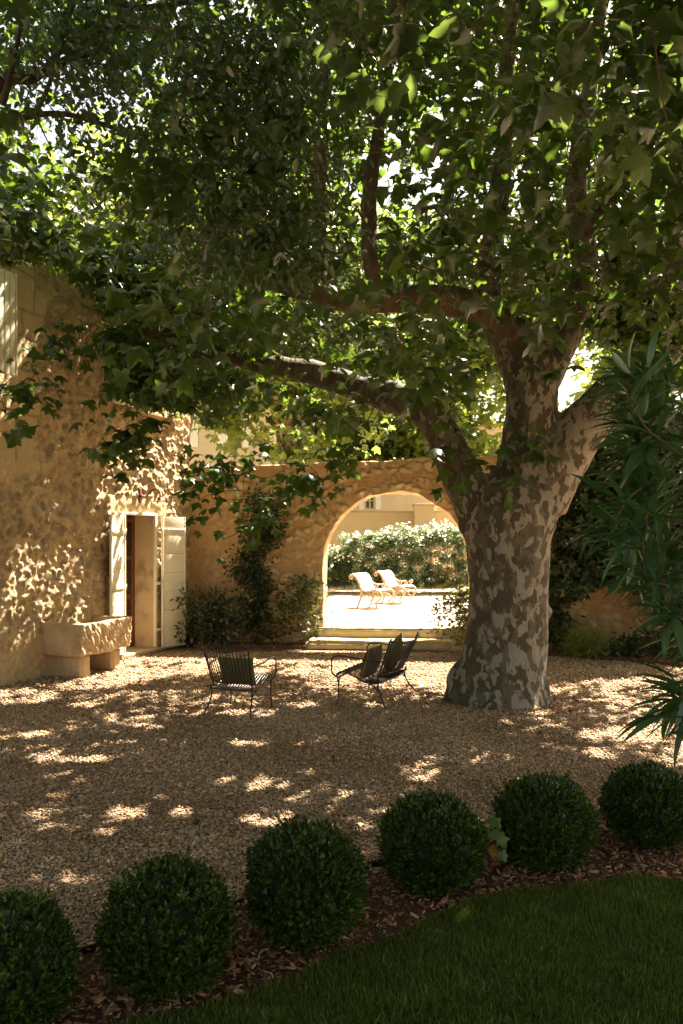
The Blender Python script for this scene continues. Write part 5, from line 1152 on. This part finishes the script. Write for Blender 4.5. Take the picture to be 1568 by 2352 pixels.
# ------------------------------------------------------------------ black iron seats
def iron_seat(name, label, cat, centre, fwd, W, nslat):
    fwd = np.array((*fwd, 0.0)); fwd /= np.linalg.norm(fwd); rt = np.array((fwd[1], -fwd[0], 0)); c = np.array((*centre, 0.0))
    def L(x, y, z): return c + rt * x + fwd * y + Z3 * z
    o = empty(name, tuple(c), label, cat); hw = W / 2
    seat_prof = smooth_path([(.30, .315), (.315, .35), (.28, .385), (.22, .395), (.10, .35), (-.03, .295), (-.14, .275), (-.22, .29)], 4)   # (forward, height)
    def sag(t): return -.035 * (1 - (2 * t - 1) ** 2)
    # seat: rim rails and slats running front to back
    b = MB(); ws = hw * .92
    for s in (-1, 1): b.tube([L(s * ws, y, z) for y, z in seat_prof], .0085, 8)
    for (y, z, bow) in ((.30, .315, .02), (-.22, .29, -.05)):
        b.tube([L((2 * t - 1) * ws, y + bow * (1 - (2 * t - 1) ** 2), z) for t in np.linspace(0, 1, 11)], .0085, 8)
    o_seat = b.build('seat_frame', MAT['iron'], o)
    b = MB()
    for k in range(1, nslat):
        t = k / nslat; q = 1 - (2 * t - 1) ** 2
        for s in (0,): 
            pts = [L((2 * t - 1) * ws, y + (.02 if y > .2 else (-.05 if y < -.1 else 0)) * q, z - .004) for y, z in seat_prof]
            V, Fc = tube_geo(np.array(pts), .0068, 6, True); b.add(V, Fc)
    b.build('seat', MAT['iron'], o)
    # back: posts, curved top and bottom rails, upright slats
    def back(t, v):      # t across 0..1, v up 0..1
        x = (2 * t - 1) * (hw * (.86 + .14 * v)); q = 1 - (2 * t - 1) ** 2
        y = -.20 - .17 * v - (.075 + .03 * v) * q; z = .365 + .42 * v - .05 * q * v
        return L(x, y, z)
    b = MB()
    for s in (0, 1): b.tube([back(s, v) for v in np.linspace(-.15, 1.0, 8)], .0095, 8)
    b.tube([back(t, 1) for t in np.linspace(0, 1, 17)], .011, 8); b.tube([back(t, 0) for t in np.linspace(0, 1, 17)], .0085, 8)
    # little scroll ears at the top corners
    for s in (0, 1): b.tube(smooth_path([back(s, 1), back(s, 1) + rt * (.02 if s else -.02) + Z3 * .018 - fwd * .012, back(s, 1) + rt * (.035 if s else -.035) + Z3 * .03 - fwd * .03], 3), [.011] * 6 + [.007], 8)
    b.build('back_frame', MAT['iron'], o)
    b = MB()
    for k in range(1, nslat): b.tube([back(k / nslat, v) for v in (0, .33, .66, 1.0)], .0064, 6)
    b.build('backrest', MAT['iron'], o)
    for s in (-1, 1):
        a0 = back(0 if s < 0 else 1, .42)
        aw_ = s * hw * 1.06
        b = MB(); b.tube(smooth_path([a0, L(aw_, -.10, .562), L(aw_, .12, .585), L(aw_, .27, .59), L(aw_, .335, .555), L(aw_, .345, .48), L(aw_, .335, .39), L(s * ws, .305, .325)], 5), .0095, 8)
        b.build('armrest', MAT['iron'], o)
        b = MB(); b.tube(smooth_path([L(s * ws, .305, .335), L(s * ws * 1.0, .285, .22), L(s * ws, .29, .1), L(s * ws * 1.06, .30, .0)], 5), .0095, 8)
        b.tube(smooth_path([L(s * ws, .20, .385), L(s * ws, .265, .33), L(s * ws, .29, .24)], 4), .007, 6)
        b.tube([L(s * ws * 1.06, .30, -.004), L(s * ws * 1.06, .30, .012)], .016, 8); b.build('leg', MAT['iron'], o)
        b = MB(); b.tube(smooth_path([L(s * ws, -.22, .33), L(s * ws * .97, -.20, .24), L(s * ws * 1.0, -.24, .13), L(s * ws * 1.13, -.33, .0)], 5), .0095, 8)
        b.tube(smooth_path([L(s * ws, -.08, .285), L(s * ws * .98, -.18, .22), L(s * ws * 1.0, -.235, .14)], 4), .007, 6)
        b.tube([L(s * ws * 1.13, -.33, -.004), L(s * ws * 1.13, -.33, .012)], .016, 8); b.build('leg', MAT['iron'], o)
    return o, L
def cushion(name, label, c, xa, ya, za, w, h, t, mat, seed=0):
    n = 26; s, r = np.meshgrid(np.linspace(-1, 1, n), np.linspace(-1, 1, n)); s, r = s.ravel(), r.ravel()
    corner = 1 + .05 * (np.abs(s) * np.abs(r)) ** 2 - .05 * (1 - np.abs(s)) * (np.abs(r) > .98) * 0
    sh = (1 - np.abs(s) ** 2.6).clip(0) ** .55 * (1 - np.abs(r) ** 2.6).clip(0) ** .55
    pin = 1 - .06 * (1 - s * s) * np.abs(r) ** 3; pin2 = 1 - .06 * (1 - r * r) * np.abs(s) ** 3
    V = []
    for sg in (1, -1):
        Q = np.stack([s * pin2 * w / 2, r * pin * h / 2, sg * (sh * t / 2 + .003)], 1)
        Q[:, 2] += .010 * vnoise(Q + seed, 9, seed) * sh; V.append(Q)
    V = np.vstack(V); i = np.arange(n * n).reshape(n, n); Fq = np.stack([i[:-1, :-1], i[:-1, 1:], i[1:, 1:], i[1:, :-1]], -1).reshape(-1, 4); Fq = np.vstack([Fq, Fq[:, ::-1] + n * n])
    xa, ya, za = [np.array(v, dtype=float) / np.linalg.norm(v) for v in (xa, ya, za)]
    o = empty(name, tuple(c), label, 'cushion')
    mk('cover', np.array(c)[None] + V[:, :1] * xa + V[:, 1:2] * ya + V[:, 2:3] * za, Fq, MAT[mat], o)
    ring = []
    for a in np.linspace(-1, 1, 14)[:-1]: ring.append((a, -1))
    for a in np.linspace(-1, 1, 14)[:-1]: ring.append((1, a))
    for a in np.linspace(1, -1, 14)[:-1]: ring.append((a, 1))
    for a in np.linspace(1, -1, 14)[:-1]: ring.append((-1, a))
    ring.append((-1, -1)); Pp = []
    for a, b_ in ring: Pp.append(np.array(c) + xa * a * (1 - .06 * (1 - b_ * b_) * abs(a) ** 3) * w / 2 + ya * b_ * (1 - .06 * (1 - a * a) * abs(b_) ** 3) * h / 2)
    MB().tube(Pp, .009, 6).build('piping', MAT['piping'], o)
    return o
ch, Lc = iron_seat('iron_armchair', 'single black iron slatted armchair on the gravel, seen from behind', 'armchair', (-1.16, 9.44), (.33, .94), .56, 15)
lv, Ll = iron_seat('iron_bench', 'black iron slatted two-seat bench facing left, between the armchair and the big trunk', 'bench', (.43, 10.18), (-.93, .37), 1.16, 21)
def place_cush(L, x, label, mat, w=.46, h=.44, seed=0, lean=.30, yo=-.10, tw=0.0):
    o0 = L(0, 0, 0); rt = L(1, 0, 0) - o0; fw = L(0, 1, 0) - o0
    up = unit(Z3 * math.cos(lean) - fw * math.sin(lean)); nrm = unit(fw * math.cos(lean) + Z3 * math.sin(lean))
    if tw: r2 = unit(rt * math.cos(tw) + up * math.sin(tw)); up = unit(up * math.cos(tw) - rt * math.sin(tw)); rt = r2
    c = L(x, yo, .30 + h / 2 * math.cos(lean) + .015)
    return cushion('cushion', label, c, rt, up, nrm, w, h, .16, mat, seed)
place_cush(Lc, .02, 'olive green cushion on the seat of the single black armchair', 'cushion', .42, .33, 3)
place_cush(Ll, -.30, 'brown cushion with green edge on the near end of the black bench', 'cushion2', .44, .38, 5, .30, -.04)
place_cush(Ll, .30, 'olive cushion on the far end of the black bench, one corner sticking up', 'cushion', .42, .40, 8, .34, -.12, .75)

# ------------------------------------------------------------------ white garden armchairs beyond the arch
def scroll(c, ax, az, r0, turns, n=22, r1=.008, a0=0.0, sgn=1):
    t = np.linspace(0, 1, n); a = a0 + sgn * t * turns * 2 * np.pi; r = r0 * (1 - t) + r1 * t
    return np.array([c + ax * (ri * math.cos(ai)) + az * (ri * math.sin(ai)) for ri, ai in zip(r, a)])
def garden_chair():
    o = empty('cast_garden_chair', (0, 0, 0), 'white slatted garden chair', 'garden chair', 'white slatted garden chairs beyond the arch')
    W = .54; X, Zv = np.array((1.0, 0, 0)), Z3      # x forward, y across
    prof = smooth_path([(-.31, .715), (-.24, .715), (-.17, .64), (-.12, .53), (-.07, .43), (.02, .375), (.12, .385), (.24, .40), (.36, .385)], 6)   # back top -> seat front
    for s in (-1, 1):
        y = s * W / 2
        def q(x, z): return np.array((x, y, z))
        b = MB()
        b.tube([q(x, z - .012) for x, z in prof], .022, 8)
        b.tube(scroll(q(-.31, .665), X, Zv, .05, 1.15, a0=math.pi / 2), .019, 8)
        b.build('side_frame', MAT['casting'], o)
        b = MB(); b.tube(smooth_path([q(-.17, .63), q(-.12, .55), q(-.02, .50), (q(.10, .50)), q(.16, .505)], 6), .016, 8)
        b.tube(scroll(q(.17, .455), X, Zv, .052, 1.3, a0=math.pi / 2, sgn=1), .011, 8); b.tube(scroll(q(.27, .47), X, Zv, .045, 1.2, a0=math.pi * .9, sgn=-1), .011, 8)
        b.tube(smooth_path([q(.25, .51), q(.30, .53), q(.325, .50), q(.28, .45), q(.22, .40)], 4), .014, 8)
        b.build('armrest', MAT['casting'], o)
        b = MB(); b.tube(smooth_path([q(-.08, .42), q(-.075, .30), q(-.10, .18), q(-.14, .07), q(-.175, 0)], 5), np.linspace(.030, .015, 21), 8); b.build('leg', MAT['casting'], o)
        b = MB(); b.tube(smooth_path([q(.22, .385), q(.34, .375), q(.40, .30), q(.35, .20), q(.285, .13), q(.28, .06), q(.31, 0)], 5), np.linspace(.030, .015, 31), 8); b.build('leg', MAT['casting'], o)
        b = MB()
        for cx, r_, sg in ((.0, .055, 1), (.12, .05, -1), (.22, .045, 1)): b.tube(scroll(q(cx, .26), X, Zv, r_, 1.2, a0=math.pi * (.4 if sg > 0 else .6), sgn=sg), .013, 6)
        b.tube(smooth_path([q(-.08, .33), q(.02, .31), q(.12, .32), q(.24, .30), q(.33, .25)], 5), .012, 6)
        b.tube(smooth_path([q(-.09, .22), q(0, .19), q(.06, .22), q(.12, .17), q(.2, .2), q(.29, .15)], 5), .010, 6)
        b.build('scrollwork', MAT['casting'], o)
    d = np.gradient(prof, axis=0); arc = np.concatenate([[0], np.cumsum(np.hypot(*np.diff(prof, axis=0).T))])
    def slats(name, a, b_, n):
        b = MB()
        for k in range(n):
            s_ = a + (b_ - a) * (k + .5) / n; x = np.interp(s_, arc, prof[:, 0]); z = np.interp(s_, arc, prof[:, 1]); i = min(np.searchsorted(arc, s_), len(prof) - 1)
            t = np.array((d[i][0], 0, d[i][1])); t /= np.linalg.norm(t); nn = np.cross(t, (0, 1.0, 0)); nn = nn if nn[2] > 0 or nn[0] > 0 else -nn
            b.box(np.array((x, 0, z)) + nn * .012, ((b_ - a) / n * .93, W, .016), np.column_stack([t, (0, 1, 0), nn]), .004)
        b.build(name, MAT['white_paint'], o)
    Lt = arc[-1]; slats('backrest', .02, Lt * .50, 7); slats('seat', Lt * .53, Lt - .01, 6)
    return o
def cpy(o, parent=None):
    c = o.copy(); col.objects.link(c); c.parent = parent
    for ch_ in o.children: cpy(ch_, c)
    return c
g1 = garden_chair(); g2 = cpy(g1)
p1 = gnd(851, 1395, .315); p2 = gnd(905, 1384, .315)
g1.location = tuple(p1); g2.location = tuple(p2); g1.rotation_euler = g2.rotation_euler = (0, 0, math.radians(-30)); g1.scale = g2.scale = (1.12, 1.16, 1.08)
g1['label'] = 'nearer left one of the two white slatted garden chairs with scrolled sides, beyond the arch'
g2['label'] = 'farther right one of the two white slatted garden chairs, closer to the oleander hedge'
